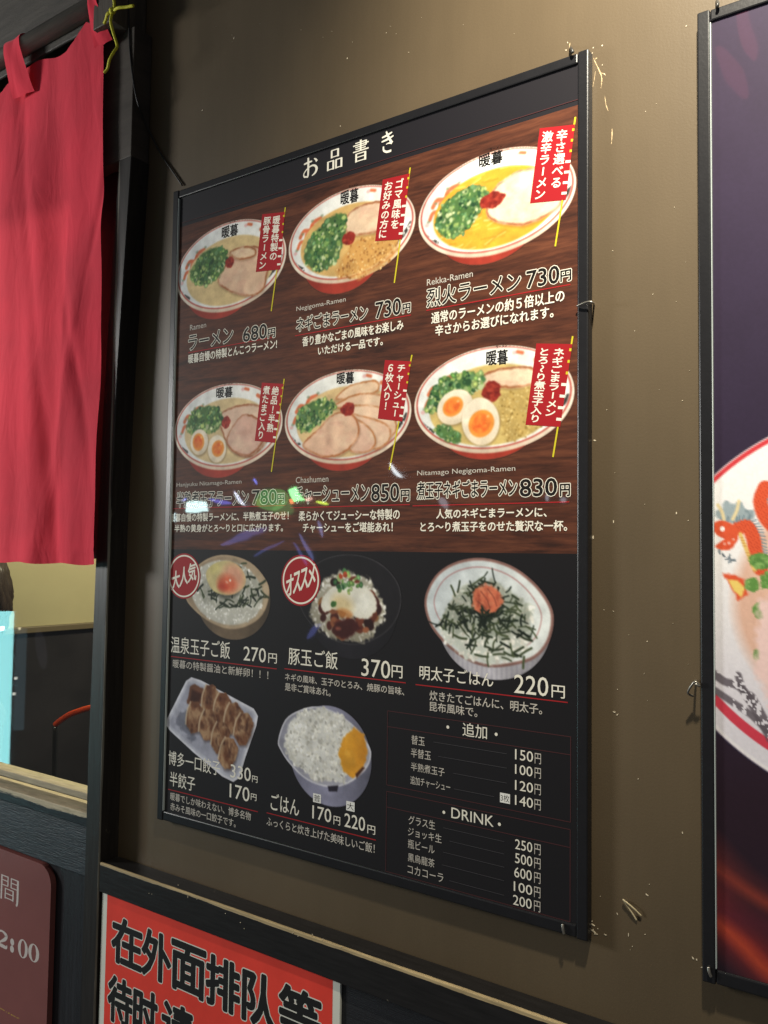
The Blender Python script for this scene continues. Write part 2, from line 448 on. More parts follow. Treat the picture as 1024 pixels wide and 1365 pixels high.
# ================================================================== MENU BOARD
SH = Sheet(-0.305, 0.435, 0.0030)
RAIL = mat('black frame plastic', lin((27, 27, 30)), 0.34, 0.4, var=0.12, vscale=60, bump=0.05, bscale=300)
menu = empty('menu_board', (0, 0.012, -0.435), 'tall black framed ramen menu with photographs of twelve dishes and printed prices', 'menu board')

def frame(parent, x0, x1, z0, z1, y0, y1, w, m, wb=None):
    wb = wb or w
    e = 0.0004
    box('frame_rail', x0, x0 + w, y0, y1, z0, z1, m, parent, 0.0014)
    box('frame_rail', x1 - w, x1, y0, y1, z0, z1, m, parent, 0.0014)
    box('frame_rail', x0 + w + e, x1 - w - e, y0 + .0006, y1, z1 - w, z1 - .0006, m, parent, 0.0014)
    box('frame_rail', x0 + w + e, x1 - w - e, y0 + .0006, y1, z0 + .0006, z0 + wb, m, parent, 0.0014)
frame(menu, -0.305, 0.305, -0.435, 0.435, 0.0, 0.012, 0.0112, RAIL, 0.0125)

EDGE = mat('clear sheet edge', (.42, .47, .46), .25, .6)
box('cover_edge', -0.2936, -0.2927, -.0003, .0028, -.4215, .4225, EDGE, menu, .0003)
# poster sheet: black header, dark wood print, black lower half
def wood_print():
    m = mat('printed wood', lin((80, 48, 37)), 0.6, 0.2)
    nt = m.node_tree; b = nt.nodes['Principled BSDF']
    geo = nt.nodes.new('ShaderNodeNewGeometry'); mp = nt.nodes.new('ShaderNodeMapping')
    mp.inputs['Scale'].default_value = (6.0, 1.0, 55.0)
    nt.links.new(geo.outputs['Position'], mp.inputs[0])
    n = nt.nodes.new('ShaderNodeTexNoise'); n.inputs['Scale'].default_value = 1.6; n.inputs['Detail'].default_value = 9; n.inputs['Roughness'].default_value = .68; n.inputs['Distortion'].default_value = .5
    nt.links.new(mp.outputs[0], n.inputs[0])
    mp2 = nt.nodes.new('ShaderNodeMapping'); mp2.inputs['Scale'].default_value = (40.0, 1.0, 320.0)
    nt.links.new(geo.outputs['Position'], mp2.inputs[0])
    n2 = nt.nodes.new('ShaderNodeTexNoise'); n2.inputs['Scale'].default_value = 1.0; n2.inputs['Detail'].default_value = 4
    nt.links.new(mp2.outputs[0], n2.inputs[0])
    ad = nt.nodes.new('ShaderNodeMath'); ad.operation = 'MULTIPLY_ADD'; ad.inputs[1].default_value = .35
    nt.links.new(n2.outputs[0], ad.inputs[0]); nt.links.new(n.outputs[0], ad.inputs[2])
    cr = nt.nodes.new('ShaderNodeValToRGB'); e = cr.color_ramp.elements
    e[0].position = .48; e[0].color = (*lin((49, 27, 20)), 1); e[1].position = .90; e[1].color = (*lin((106, 61, 41)), 1)
    x = cr.color_ramp.elements.new(.66); x.color = (*lin((77, 42, 29)), 1)
    nt.links.new(ad.outputs[0], cr.inputs[0]); nt.links.new(cr.outputs[0], b.inputs['Base Color'])
    return add_coat(m)
WOOD = wood_print()
BLACK = ink('black ink', (24, 22, 25))
HEAD = ink('header black ink', (30, 28, 33))
CREAM = ink('cream ink', (244, 240, 226)); CREAM2 = ink('warm grey ink', (206, 200, 190))
DARK = ink('dark ink', (22, 18, 16)); RED = ink('red ink', (164, 28, 35)); RULE = ink('rule red ink', (170, 36, 40))
DIM = ink('dim rule ink', (74, 40, 42)); GREY = ink('grey rule ink', (70, 68, 72)); YEL = ink('yellow ink', (206, 194, 44)); WHITE = ink('white ink', (240, 240, 236))
PIC = ink_picture('printed photograph')

WV0 = ((10.72, 52.11)[1] + (596.15, 54.05)[1]) / 2
WV1 = ((-0.28, 504.21)[1] + (593.51, 502.86)[1]) / 2
p = Print(SH, 0.0)
p.add([(8, 8), (602, 8), (602, WV0), (8, WV0)], [(0, 1, 2, 3)], HEAD, 0.0)
p.add([(8, WV0), (602, WV0), (602, WV1), (8, WV1)], [(0, 1, 2, 3)], WOOD, 0.0)
p.add([(8, WV1), (602, WV1), (602, 862), (8, 862)], [(0, 1, 2, 3)], BLACK, 0.0)
poster = p.build('poster', menu)

# ---------------------------------------------------------------- dish pictures
BROWN = (84, 48, 35)
def ramen(L, R, T, B, body, soup=(216, 186, 128), seed=1):
    cx, rx = (L[0] + R[0]) / 2, (R[0] - L[0]) / 2
    cy, ry = (T[1] + B[1]) / 2, (B[1] - T[1]) / 2
    P = Pic(cx - rx - 3, cy - ry - 3, cx + rx + 3, body[1] + 3, BROWN)
    bx, by = body
    # red foot of the bowl
    m = P.ell((bx, cy + ry * .35), (rx * .66, by - cy - ry * .35))
    P.put(m, (164, 56, 42)); sh = np.clip((P.U - cx) / rx, -1, 1)
    P.put(m * np.clip(np.abs(sh) * 1.3 - .3, 0, 1), (120, 34, 24), False)
    P.put(P.ell((cx, cy), (rx, ry)), (236, 230, 216))
    low = np.clip((P.V - cy) / ry, 0, 1)
    P.put(P.ell((cx, cy), (rx, ry)) * low ** 2 * .55, (196, 160, 132))
    P.put(P.ell((cx, cy - .03 * ry), (rx * .972, ry * .952)), (176, 66, 56))
    P.put(P.ell((cx, cy - .034 * ry), (rx * .952, ry * .93)), (240, 241, 238))
    inn = P.ell((cx, cy - .034 * ry), (rx * .945, ry * .92))
    nx = (P.U - cx) / rx; ny = (P.V - cy) / ry
    P.put(inn * np.clip(-nx - .2, 0, 1) * .30, (178, 190, 196), False)
    q = lambda x, y: (cx + x * rx, cy + y * ry)
    # painted dragon scrolls and brush strokes on the inner wall
    for pts, w in ([[(-.80, -.22), (-.74, -.34), (-.64, -.33), (-.58, -.48), (-.46, -.53)], .055], [[(-.84, .02), (-.80, -.10), (-.72, -.12), (-.70, -.25)], .05], [[(-.62, -.42), (-.50, -.40), (-.40, -.52)], .03], [[(.56, -.64), (.64, -.56), (.70, -.44)], .05], [[(.34, -.83), (.40, -.80)], .04]):
        P.put(P.curve([q(*a) for a in pts], w * rx, .9) * inn * .9, (214, 104, 62), False)
    for a in ((-.76, -.28), (-.60, -.52), (-.86, .06), (-.44, -.58), (.66, -.62)):
        P.put(P.ell(q(*a), (rx * .025, ry * .03), 0, 1.) * .7, (120, 140, 110), False)
    for a in ((-.88, .12), (.30, -.82)):
        P.put(P.ell(q(*a), (rx * .03, ry * .04), 0, 1.) * .6, (220, 150, 150), False)
    for pts, w in ([[(-.93, .28), (-.84, .42), (-.74, .52)], .05], [[(-.90, .40), (-.78, .56)], .03], [[(.78, .34), (.88, .20), (.93, .08)], .05], [[(.72, .44), (.84, .30)], .03]):
        P.put(P.curve([q(*a) for a in pts], w * rx, .5) * inn * (P.n(2.5, seed=seed + 5) > .38), (58, 56, 54), False)
    so = P.ell((cx + .01 * rx, cy + .10 * ry), (rx * .80, ry * .76), 0, 1.0)
    P.put(so, soup)
    P.put(so * np.clip(P.n(14, 8, seed=seed) * 2 - .9, 0, 1) * .6, tuple(min(255, c * 1.13) for c in soup))
    P.put(so * np.clip(.9 - P.n(9, 5, seed=seed + 3) * 2, 0, 1) * .5, tuple(c * .82 for c in soup))
    P.soup = so; P.q = q; P.cx, P.cy, P.rx, P.ry = cx, cy, rx, ry
    return P

def noodles(P, where, cols, n, seed, ln=(10, 24)):
    r = np.random.default_rng(seed); idx = np.argwhere(where > .5)
    for _ in range(n):
        j, i = idx[r.integers(len(idx))]; u, v = P.us[i], P.vs[j]; L = r.uniform(*ln); a = r.uniform(-.9, .3)
        P.put(P.curve([(u - L / 2, v - a * L / 3), (u, v + r.uniform(-2, 2)), (u + L / 2, v + a * L / 3)], r.uniform(1.2, 2), .6) * where * .6, np.array(cols[r.integers(len(cols))]), False)

GREENS = [(66, 112, 56), (92, 138, 70), (126, 162, 92), (48, 88, 54), (160, 186, 122), (76, 122, 76), (196, 210, 160), (108, 150, 100), (148, 174, 98), (168, 188, 112)]
def negi(P, pts, n=170, seed=2, r=(1.7, 4.2)):
    n = int(n * .8)
    pts = closed(pts, 3)
    m = P.poly(pts, 1.4, 3, seed)
    P.put(m, (80, 116, 64))
    P.dabs(m, n, r, GREENS, seed, 1.8, .6, True)
    P.dabs(m, n // 7, (.9, 1.7), [(32, 62, 40), (40, 74, 46)], seed + 1, 1.5, .7); P.put(m * np.clip(P.n(13, seed=seed) * 2.4 - 1.2, 0, 1) * .35, (36, 64, 44), False)

def chashu(P, pts, seed=3, col=(226, 190, 160), edge=(150, 84, 46), ew=2.2):
    pts = closed(pts, 4)
    d = P.sd(pts, 1.0, seed); m = np.clip(.5 - d / 1.2, 0, 1)
    P.put(np.clip(.5 - (P.sd([(x + .6, y + 1.6) for x, y in pts]) - .6) / 3, 0, 1) * .35, (96, 64, 40), False)
    P.put(m, col)
    P.put(m * np.clip(P.n(22, 12, seed) * 2.4 - 1.0, 0, 1) * .6, (238, 214, 184), False)
    P.put(m * np.clip(P.n(15, 8, seed + 9) * 2.6 - 1.3, 0, 1) * .55, (206, 158, 138), False)
    P.put(np.clip(1 - np.abs(d + 1.0) / (ew + .4), 0, 1) * m * np.clip(P.n(12, seed=seed + 2) * 2.2 - .25, 0, 1), edge, False)
    P.put(np.clip(.5 - np.abs(d + 7 + (P.n(9, seed=seed + 4) - .5) * 6) / 1.1, 0, 1) * m * .35, (204, 156, 130), False)
def paste(P, c, r, seed=4):
    m = np.clip(.5 - (np.hypot((P.U - c[0]) / r[0], (P.V - c[1]) / r[1]) - 1 + (P.n(7, seed=seed) - .5) * .5) * r[0] / 1.4, 0, 1)
    P.put(m, (140, 40, 30)); P.put(m * np.clip(P.n(3.2, seed=seed) * 2.6 - 1.1, 0, 1) * .8, (186, 72, 52), False)
    P.put(m * np.clip(P.n(4.0, seed=seed + 5) * 2.6 - 1.3, 0, 1) * .8, (92, 20, 18), False)
def egg(P, c, r, rot, yc, yr, seed=5):
    d = P.ell(c, r, rot, .7); P.put(P.ell((c[0] + .6, c[1] + 1.4), (r[0] + .8, r[1] + .8), rot, 1.6) * .5, (120, 96, 66), False)
    P.put(d, (240, 228, 206)); P.put(d * np.clip((P.V - c[1]) / r[1] - .3, 0, 1) * .5, (206, 180, 140), False)
    y = P.ell(yc, yr, rot, .9); P.put(y, (236, 150, 62)); P.put(P.ell((yc[0] - .5, yc[1] - .3), (yr[0] * .72, yr[1] * .7), rot, 1.6) * np.clip(P.n(5, seed=seed) * 1.6 - .2, 0, 1), (222, 98, 40), False)
    P.put(P.ell((yc[0] + yr[0] * .5, yc[1] - yr[1] * .5), (1.6, 1.2), 0, 1) * .7, (255, 214, 150), False)

DISH = []
# plain ramen
P = ramen((7.86, 116.62), (211.85, 130.88), (118.62, 66.6), (108.12, 186.85), (96.38, 194.75), (218, 192, 140), 1)
chashu(P, [(116.13, 108.73), (147.78, 106.45), (172.94, 115.56), (186.66, 130.97), (180.5, 148.16), (174.41, 168.8), (149.74, 174.07), (114.47, 162.0), (89.88, 143.86), (102.33, 125.18)], 3)
chashu(P, [(110.43, 108.65), (133.85, 104.33), (157.04, 111.03), (157.35, 121.94), (129.71, 121.72)], 8, (230, 200, 166))
negi(P, [(35.58, 119.89), (56.32, 102.3), (76.03, 95.53), (99.58, 99.18), (106.71, 112.09), (102.39, 126.93), (89.77, 140.34), (62.75, 143.33), (41.25, 135.28)], 150, 21)
paste(P, (112.75, 121.93), (8.5, 7.5), 2)
DISH.append(P)
# sesame and scallion ramen
P = ramen((215.98, 125.12), (405.23, 122.93), (326.08, 69.56), (287.77, 182.53), (301.68, 194.93), (214, 176, 110), 2)
chashu(P, [(303.87, 109.72), (315.17, 96.59), (341.5, 93.34), (370.83, 100.75), (371.24, 127.41), (349.55, 131.88), (311.9, 126.44)], 5, (226, 196, 166))
m = P.poly([(291.37, 166.84), (312.16, 139.58), (327.22, 131.81), (380.35, 140.76), (384.17, 160.06), (357.59, 175.98), (328.15, 182.81), (297.44, 177.34)], 2, 3)
P.put(m * .8, (206, 152, 82), False); P.dabs(m, 240, (.7, 1.6), [(226, 180, 112), (176, 118, 58), (236, 200, 138), (150, 98, 48)], 5)
negi(P, [(240.29, 138.06), (248.15, 120.22), (272.17, 102.82), (291.1, 95.87), (305.63, 100.7), (305.93, 116.43), (300.53, 137.24), (291.11, 154.22), (269.45, 162.82), (248.9, 152.61)], 200, 22)
paste(P, (311.22, 130.67), (9.5, 8), 3)
DISH.append(P)
# red hot ramen
P = ramen((409.7, 118.2), (596.28, 121.07), (541.52, 75.74), (489.15, 187.76), (497.39, 195.99), (232, 164, 52), 3)
noodles(P, P.soup, [(250, 216, 120), (214, 128, 34), (252, 230, 160), (240, 186, 76)], 60, 3)
chashu(P, [(496.85, 128.06), (507.55, 113.33), (531.32, 104.57), (556.96, 106.31), (584.21, 115.66), (581.87, 147.88), (567.17, 158.62), (541.98, 163.78), (515.87, 157.4), (496.99, 145.4)], 4, (238, 214, 190))
negi(P, [(431.82, 141.24), (440.38, 120.03), (460.47, 109.44), (488.48, 108.67), (496.79, 120.61), (488.71, 136.11), (472.22, 154.96), (449.52, 159.03)], 210, 23, (1.4, 3.4))
paste(P, (502.82, 128.46), (14, 8.5), 5)
DISH.append(P)
# half boiled egg ramen
P = ramen((12.34, 336.92), (211.16, 343.66), (120.99, 284.65), (112.8, 398.61), (101.26, 408.62), (216, 192, 146), 4)
chashu(P, [(98.53, 324.5), (140.48, 314.61), (176.72, 321.21), (190.54, 345.3), (186.7, 364.59), (160.68, 384.34), (128.52, 377.53), (109.08, 356.03)], 6, (220, 188, 166))
chashu(P, [(113.82, 356.35), (140.88, 328.07), (172.74, 337.34), (182.23, 361.02), (156.13, 382.43), (123.76, 373.89)], 7, (216, 176, 158))
negi(P, [(37.0, 333.46), (49.02, 315.06), (78.69, 310.71), (100.71, 317.84), (105.94, 331.95), (94.44, 346.46), (65.05, 344.33), (42.48, 344.45)], 130, 24)
paste(P, (112.23, 335.86), (8, 7.5), 6)
egg(P, (62.07, 358.74), (17.0, 17.5), -.3, (60.58, 358.64), (11, 12))
egg(P, (96.17, 369.85), (17.0, 18.5), -.2, (98.08, 369.63), (11.5, 11), 6)
DISH.append(P)
# sliced pork ramen
P = ramen((214.91, 340.74), (402.72, 347.21), (322.87, 289.27), (306.04, 400.57), (306.21, 408.79), (222, 192, 140), 5)
K = lambda x, y: (x * .17578 + 380, y * .17578 + 480)
for i, pts in enumerate(([(292.89, 322.34), (315.66, 307.71), (352.75, 305.6), (356.6, 319.44), (319.77, 324.88)], [(289.18, 331.27), (323.42, 319.16), (360.27, 322.78), (381.85, 339.56), (371.43, 350.41), (312.41, 336.4)], [(304.76, 335.73), (345.93, 333.35), (378.46, 348.06), (382.29, 368.85), (361.19, 379.16), (331.86, 371.24)], [(312.53, 342.51), (338.81, 346.23), (371.57, 359.26), (373.62, 377.03), (354.12, 387.0), (324.5, 376.78)], [(304.88, 341.87), (331.47, 350.14), (351.97, 366.67), (354.03, 381.66), (339.58, 389.72), (313.3, 382.13)])):
    chashu(P, pts, 30 + i, (232, 200 - 2 * i, 168), (176, 108, 58), 1.8)
chashu(P, [(244.48, 373.18), (266.01, 357.37), (293.24, 339.35), (320.08, 341.63), (331.66, 360.7), (324.5, 376.78), (305.82, 389.29), (282.62, 391.99), (258.59, 385.04)], 41, (226, 186, 158), (168, 96, 50), 2.2)
negi(P, [(233.01, 342.2), (240.92, 326.95), (269.2, 320.72), (292.96, 325.43), (289.31, 337.47), (265.87, 351.11), (249.85, 357.76), (236.6, 353.62)], 150, 25)
paste(P, (313.15, 335.55), (9.5, 8.5), 7)
DISH.append(P)
# egg, sesame and scallion ramen
P = ramen((406.84, 333.68), (594.82, 344.63), (506.15, 285.92), (496.32, 398.77), (499.06, 405.41), (204, 180, 112), 6)
chashu(P, [(490.22, 314.81), (522.15, 310.02), (552.86, 314.79), (552.94, 331.15), (522.3, 332.68), (493.02, 324.84)], 9, (236, 214, 184))
m = P.poly([(511.85, 338.8), (547.93, 332.96), (572.81, 363.13), (553.17, 380.04), (522.67, 389.66), (512.03, 365.13)], 2, 3)
P.put(m * .6, (176, 146, 82), False); P.dabs(m, 260, (.7, 1.5), [(196, 166, 98), (150, 122, 62), (220, 196, 132)], 9)
negi(P, [(422.42, 337.68), (436.85, 318.92), (459.7, 311.4), (490.2, 312.37), (494.37, 324.98), (479.44, 333.2), (445.84, 347.34), (425.5, 348.08)], 200, 26)
negi(P, [(431.62, 368.71), (446.04, 364.8), (465.98, 376.17), (463.27, 385.81), (446.23, 382.23)], 40, 27, (1.2, 2.4))
paste(P, (503.04, 333.61), (10.5, 10.5), 8)
egg(P, (458.65, 346.49), (22.5, 18.5), -.35, (456.38, 345.79), (13, 10.5))
egg(P, (490.1, 364.57), (22, 26), -.35, (491.21, 367.08), (15.5, 14.5), 7)
DISH.append(P)

INK0 = (24, 22, 25)
RICE = [(240, 238, 230), (230, 228, 219), (250, 249, 244), (218, 216, 206), (236, 234, 226)]
NORI = [(36, 46, 34), (24, 32, 26), (52, 62, 44), (66, 76, 52)]
def bowl(line, body, rim, wall, inside, rw, out, pad=4):
    """bowl seen from above the rim: outline of the rim, lowest point of the foot"""
    line = closed(line, 4); us = [p[0] for p in line]; vs = [p[1] for p in line]
    P = Pic(min(us) - pad, min(vs) - pad, max(us) + pad, body[1] + pad, INK0)
    P.cx, P.cy = (min(us) + max(us)) / 2, (min(vs) + max(vs)) / 2; P.rx, P.ry = (max(us) - min(us)) / 2, (max(vs) - min(vs)) / 2
    m = P.ell((body[0], P.cy + P.ry * .2), (P.rx * .86, body[1] - P.cy - P.ry * .2)); P.put(m, out)
    P.put(m * np.clip(np.abs(P.U - P.cx) / P.rx * 1.2 - .2, 0, 1) * .7, tuple(c * .5 for c in out), False)
    P.d = P.sd(line)
    P.rim = np.clip(.5 - P.d / 1.2, 0, 1); P.put(P.rim, rim)
    P.put(np.clip(.5 - (P.d + rw * .45) / 1.0, 0, 1) * .45, tuple(min(255, c * 1.25) for c in rim), False)
    iw = np.clip(.5 - (P.d + rw) / 1.4, 0, 1); P.put(iw, wall)
    g = np.clip(.5 + (P.U - P.cx) / P.rx * .5 + (P.V - P.cy) / P.ry * .3, 0, 1)
    P.put(iw * (1 - g) * .7, inside, False)
    return P
# rice with a soft egg
P = bowl([(42.25, 565.48), (54.67, 534.08), (83.51, 515.43), (119.02, 509.93), (160.41, 518.59), (187.42, 539.01), (194.85, 557.96), (184.31, 583.99), (158.31, 599.92), (126.67, 605.76), (91.14, 598.88), (58.91, 583.64)], (130.77, 618.97), (172, 150, 122), (190, 170, 142), (150, 128, 104), 2.2, (120, 102, 82))
m = P.ell((P.cx, P.cy + 1), (P.rx * .86, P.ry * .86), .1, 1); P.put(m, (206, 204, 192)); P.dabs(m, 420, (1.0, 2.4), RICE, 31, 2.2)
m2 = P.poly([(67.94, 559.37), (91.18, 528.16), (133.11, 515.72), (183.25, 545.56), (183.87, 568.0), (135.0, 577.34), (83.19, 577.41)], 1.5, 4, 3)
P.put(m2 * .22, (80, 84, 66), False); P.strips(m2, 60, (7, 17), (1.7, 3.2), NORI, 32)
P.put(P.ell((120.08, 543.53), (28, 24), .1, 2.5) * .6, (30, 34, 26), False)
eg = P.poly(closed([(80.79, 535.17), (95.77, 522.0), (119.26, 517.59), (140.21, 523.2), (152.86, 536.7), (151.45, 549.81), (134.48, 560.25), (111.3, 561.8), (92.08, 555.13)], 4), .8); P.put(eg, (214, 198, 142))
P.put(eg * P.ell((131.57, 540.55), (20, 19), .3, 7.0), (228, 168, 138), False); P.put(eg * P.ell((120.2, 547.51), (17, 11), .1, 5.0) * .95, (220, 106, 72), False); P.put(eg * P.ell((113.32, 551.73), (9, 5), 0, 3.5) * .8, (196, 66, 44), False)
P.put(eg * P.ell((96.9, 527.37), (10, 7), -.5, 4.0) * .5, (206, 196, 120), False); P.put(P.ell((126.1, 543.02), (1.8, 1.6), 0, .8), (255, 240, 226), False); P.put(P.ell((120.14, 545.52), (2.6, 1.2), .4, 1.0) * .6, (250, 220, 200), False)
P.strips(P.poly([(106.84, 569.65), (179.47, 566.58), (179.71, 575.24), (111.83, 578.43)], 1), 14, (10, 24), (1.3, 2.1), NORI, 33)
DISH.append(P)
# pork and egg rice in a black bowl
P = bowl([(241.81, 557.73), (250.2, 534.18), (273.8, 516.74), (304.65, 508.1), (338.31, 508.89), (367.31, 519.56), (386.83, 537.81), (392.3, 559.01), (384.04, 582.21), (361.55, 600.82), (329.15, 611.23), (297.14, 608.15), (267.63, 594.94), (249.2, 577.54)], (322.05, 627.67), (62, 60, 64), (30, 28, 32), (22, 20, 23), 1.0, (34, 32, 38))
m = P.poly([(266.87, 561.35), (282.08, 536.4), (312.58, 525.09), (346.06, 534.64), (369.77, 562.86), (370.05, 580.13), (347.29, 604.69), (314.21, 608.45), (275.57, 597.5), (261.32, 580.0)], 2, 5, 4)
P.put(m, (176, 172, 156)); P.dabs(m, 200, (1.4, 3.2), RICE, 35, 2.5); P.put(m * np.clip((P.V - P.cy) / P.ry + .1, 0, 1) * .45, (120, 112, 92), False)
m2 = P.poly([(278.7, 560.86), (297.44, 529.94), (327.57, 526.25), (360.73, 551.66), (361.02, 569.05), (339.94, 599.35), (306.53, 601.54), (275.31, 585.36)], 2, 6, 6)
P.dabs(m2, 75, (4, 9), [(74, 34, 26), (104, 52, 36), (46, 22, 20), (60, 28, 24), (140, 84, 56), (150, 104, 64)], 36, 1.5, 1.0); P.put(P.poly([(296.7, 587.18), (324.86, 579.67), (337.98, 592.16), (317.89, 605.24), (300.86, 603.41)], 2, 3), (66, 26, 24)); P.put(P.ell((304.48, 594.21), (4, 2), 0, 1.5) * .7, (170, 100, 80), False)
d = P.poly(closed([(278.01, 565.46), (290.11, 548.29), (309.12, 541.65), (335.23, 541.43), (353.58, 551.94), (359.19, 566.24), (350.44, 578.3), (334.12, 581.52), (317.32, 575.62), (298.31, 572.08), (282.93, 575.85)], 4), 1.0, 2); P.put(d, (228, 226, 214)); P.put(d * P.ell((309.6, 565.56), (16, 11), .3, 6) * .7, (216, 190, 132), False); P.put(d * P.ell((342.92, 562.6), (9, 11), .3, 5) * .6, (244, 244, 238), False)
P.put(P.ell((313.57, 575.81), (12, 5), .2, 2) * .7, (190, 120, 60), False)
P.dabs(P.poly([(297.63, 538.99), (312.61, 526.59), (338.78, 534.84), (338.99, 546.61), (309.39, 555.11)], 1), 26, (2.0, 4.4), GREENS + [(150, 176, 60)], 37, 1.7, .7, True)
P.dabs(P.poly([(303.18, 529.81), (316.37, 526.5), (316.51, 533.96), (303.3, 535.82)], 1), 5, (2, 3.5), [(176, 74, 44)], 38)
P.dabs(P.poly([(292.33, 561.81), (300.01, 561.48), (300.1, 565.99), (292.42, 566.33)], 1), 2, (3, 4), GREENS[:3], 39)
DISH.append(P)
# rice with cod roe and seaweed
P = bowl([(422.92, 562.39), (426.48, 543.71), (440.7, 524.83), (464.56, 512.66), (494.54, 508.87), (526.06, 515.88), (551.39, 531.41), (568.63, 551.18), (573.99, 568.87), (568.78, 591.58), (554.22, 608.42), (531.79, 617.11), (503.42, 621.88), (476.6, 617.09), (451.53, 603.47), (431.33, 584.11)], (505.61, 634.25), (132, 98, 92), (234, 240, 240), (186, 196, 204), 3.2, (196, 194, 204))
st = np.clip(np.sin((P.U - P.cx) * 1.1) * .5 + .2, 0, 1) * (P.V > P.cy + P.ry * .45) * (P.A > .5) * (1 - P.rim); P.put(st * .35, (120, 116, 136), False)
P.put(np.clip(1 - np.abs(P.d + 13 + 4 * (P.V - P.cy) / P.ry) / .9, 0, 1) * .8, (160, 84, 84), False)
m = P.poly([(441.41, 585.94), (451.09, 563.52), (473.11, 538.5), (502.71, 531.65), (528.78, 541.33), (550.28, 558.8), (550.43, 590.61), (534.28, 610.04), (506.01, 618.16), (473.85, 614.94), (451.49, 599.84)], 2, 5, 4)
P.put(m, (206, 212, 204)); P.dabs(m, 380, (1.2, 2.6), RICE, 41, 2.2)
m2 = P.poly([(442.75, 578.55), (459.38, 551.04), (481.27, 533.46), (505.34, 530.4), (533.9, 545.76), (549.06, 563.42), (546.69, 586.32), (513.66, 593.14), (481.77, 588.22), (451.35, 587.76)], 2, 5)
P.put(m2 * .35, (74, 84, 66), False); P.strips(m2, 170, (7, 19), (1.2, 2.3), NORI, 42)
P.strips(P.poly([(459.84, 594.44), (544.2, 586.48), (544.32, 609.23), (524.13, 614.32), (473.8, 610.18)], 2), 22, (10, 20), (1.5, 2.6), NORI, 43)
ro = P.poly([(481.42, 550.16), (485.4, 540.48), (497.44, 536.06), (508.05, 539.72), (518.55, 549.84), (517.29, 555.72), (510.85, 564.89), (495.04, 568.98), (484.26, 564.32)], 1.2, 3, 4)
P.put(ro, (206, 112, 82)); P.put(ro * np.clip(P.n(6, 4, 6) * 2.6 - 1.1, 0, 1) * .7, (226, 150, 112), False); P.put(ro * np.clip(P.n(5, 9, 8) * 2.6 - 1.4, 0, 1) * .8, (142, 58, 44), False)
for a, b in (((492.16, 543.81), (502.94, 561.06)), ((500.14, 541.16), (510.8, 558.34)), ((488.22, 554.64), (498.99, 563.6))): P.put(P.curve([a, ((a[0] + b[0]) / 2 + 2, (a[1] + b[1]) / 2), b], 1.0, .5) * .7, (90, 40, 34), False)
P.strips(P.poly([(489.69, 568.79), (510.86, 565.35), (516.11, 572.07), (492.43, 575.73)], 1), 26, (7, 14), (1.6, 2.6), NORI[:2], 44)
DISH.append(P)
# dumplings on a white plate
P = Pic((10.99, 738.78)[0] - 4, (57.29, 673.39)[1] - 6, (179.81, 711.94)[0] + 5, (139.64, 797.96)[1] + 5, INK0)
pl = [(58.25, 673.94), (75.9, 676.08), (116.65, 687.06), (172.54, 702.31), (179.77, 710.45), (177.24, 722.71), (159.76, 764.06), (150.05, 791.13), (139.64, 797.96), (120.09, 794.41), (65.43, 771.6), (19.68, 749.7), (11.15, 742.99), (12.74, 733.68), (48.13, 679.71)]
d = P.sd(pl); m = np.clip(.5 - d / 1.2, 0, 1); P.put(m, (190, 192, 206))
P.put(m * np.clip(1 + (d + 2.0) / 2.2, 0, 1), (222, 222, 232), False); P.put(np.clip(.5 - (d + 6.5) / 2, 0, 1) * .55, (150, 150, 168), False)
P.put(m * np.clip(P.n(20, seed=3) * 2 - 1, 0, 1) * .5, (226, 228, 236), False)
P.put(P.poly([(50.17, 709.96), (55.44, 687.0), (64.57, 681.63), (89.06, 688.35), (79.24, 706.71), (63.31, 711.67)], 1.0, 1.5), (112, 72, 52), False); P.put(P.poly([(56.13, 706.1), (60.21, 689.71), (81.99, 693.8), (72.34, 705.9)], 2), (66, 34, 24), False)
P.put(P.poly([(35.49, 722.87), (49.58, 719.62), (69.36, 752.11), (60.26, 756.5), (31.27, 737.88)], 2, 5) * .7, (96, 98, 112), False)
for i, (c, a) in enumerate((((94.82, 698.72), .25), ((117.3, 707.11), .3), ((137.14, 717.08), .3), ((155.77, 728.44), .35), ((66.06, 724.05), .25), ((91.41, 731.03), .3), ((114.98, 744.45), .3), ((129.93, 762.33), .35))):
    w, h = 15.5, 27.0
    ca, sa = math.cos(a), math.sin(a)
    pts = [(c[0] + x * w * ca - y * h * sa, c[1] + x * w * sa + y * h * ca) for x, y in ((-.8, -.55), (0, -.75), (.85, -.5), (.95, .1), (.7, .65), (0, .85), (-.85, .6), (-1.0, 0))]
    P.put(P.poly([(x + 1.5, y + 2.5) for x, y in pts], 2.5) * .6, (52, 36, 32), False)
    mm = P.poly(pts, .8, 2.2, 50 + i); P.put(mm, (176, 140, 106))
    P.put(mm * np.clip(P.n(9, 12, 60 + i) * 2.6 - .75, 0, 1), (116, 72, 48), False); P.put(mm * np.clip(P.n(6, 8, 80 + i) * 2.4 - 1.2, 0, 1), (76, 42, 30), False)
    P.put(P.curve([pts[0], pts[7], pts[6]], 2.4, .9) * .85, (214, 192, 162), False)
DISH.append(P)
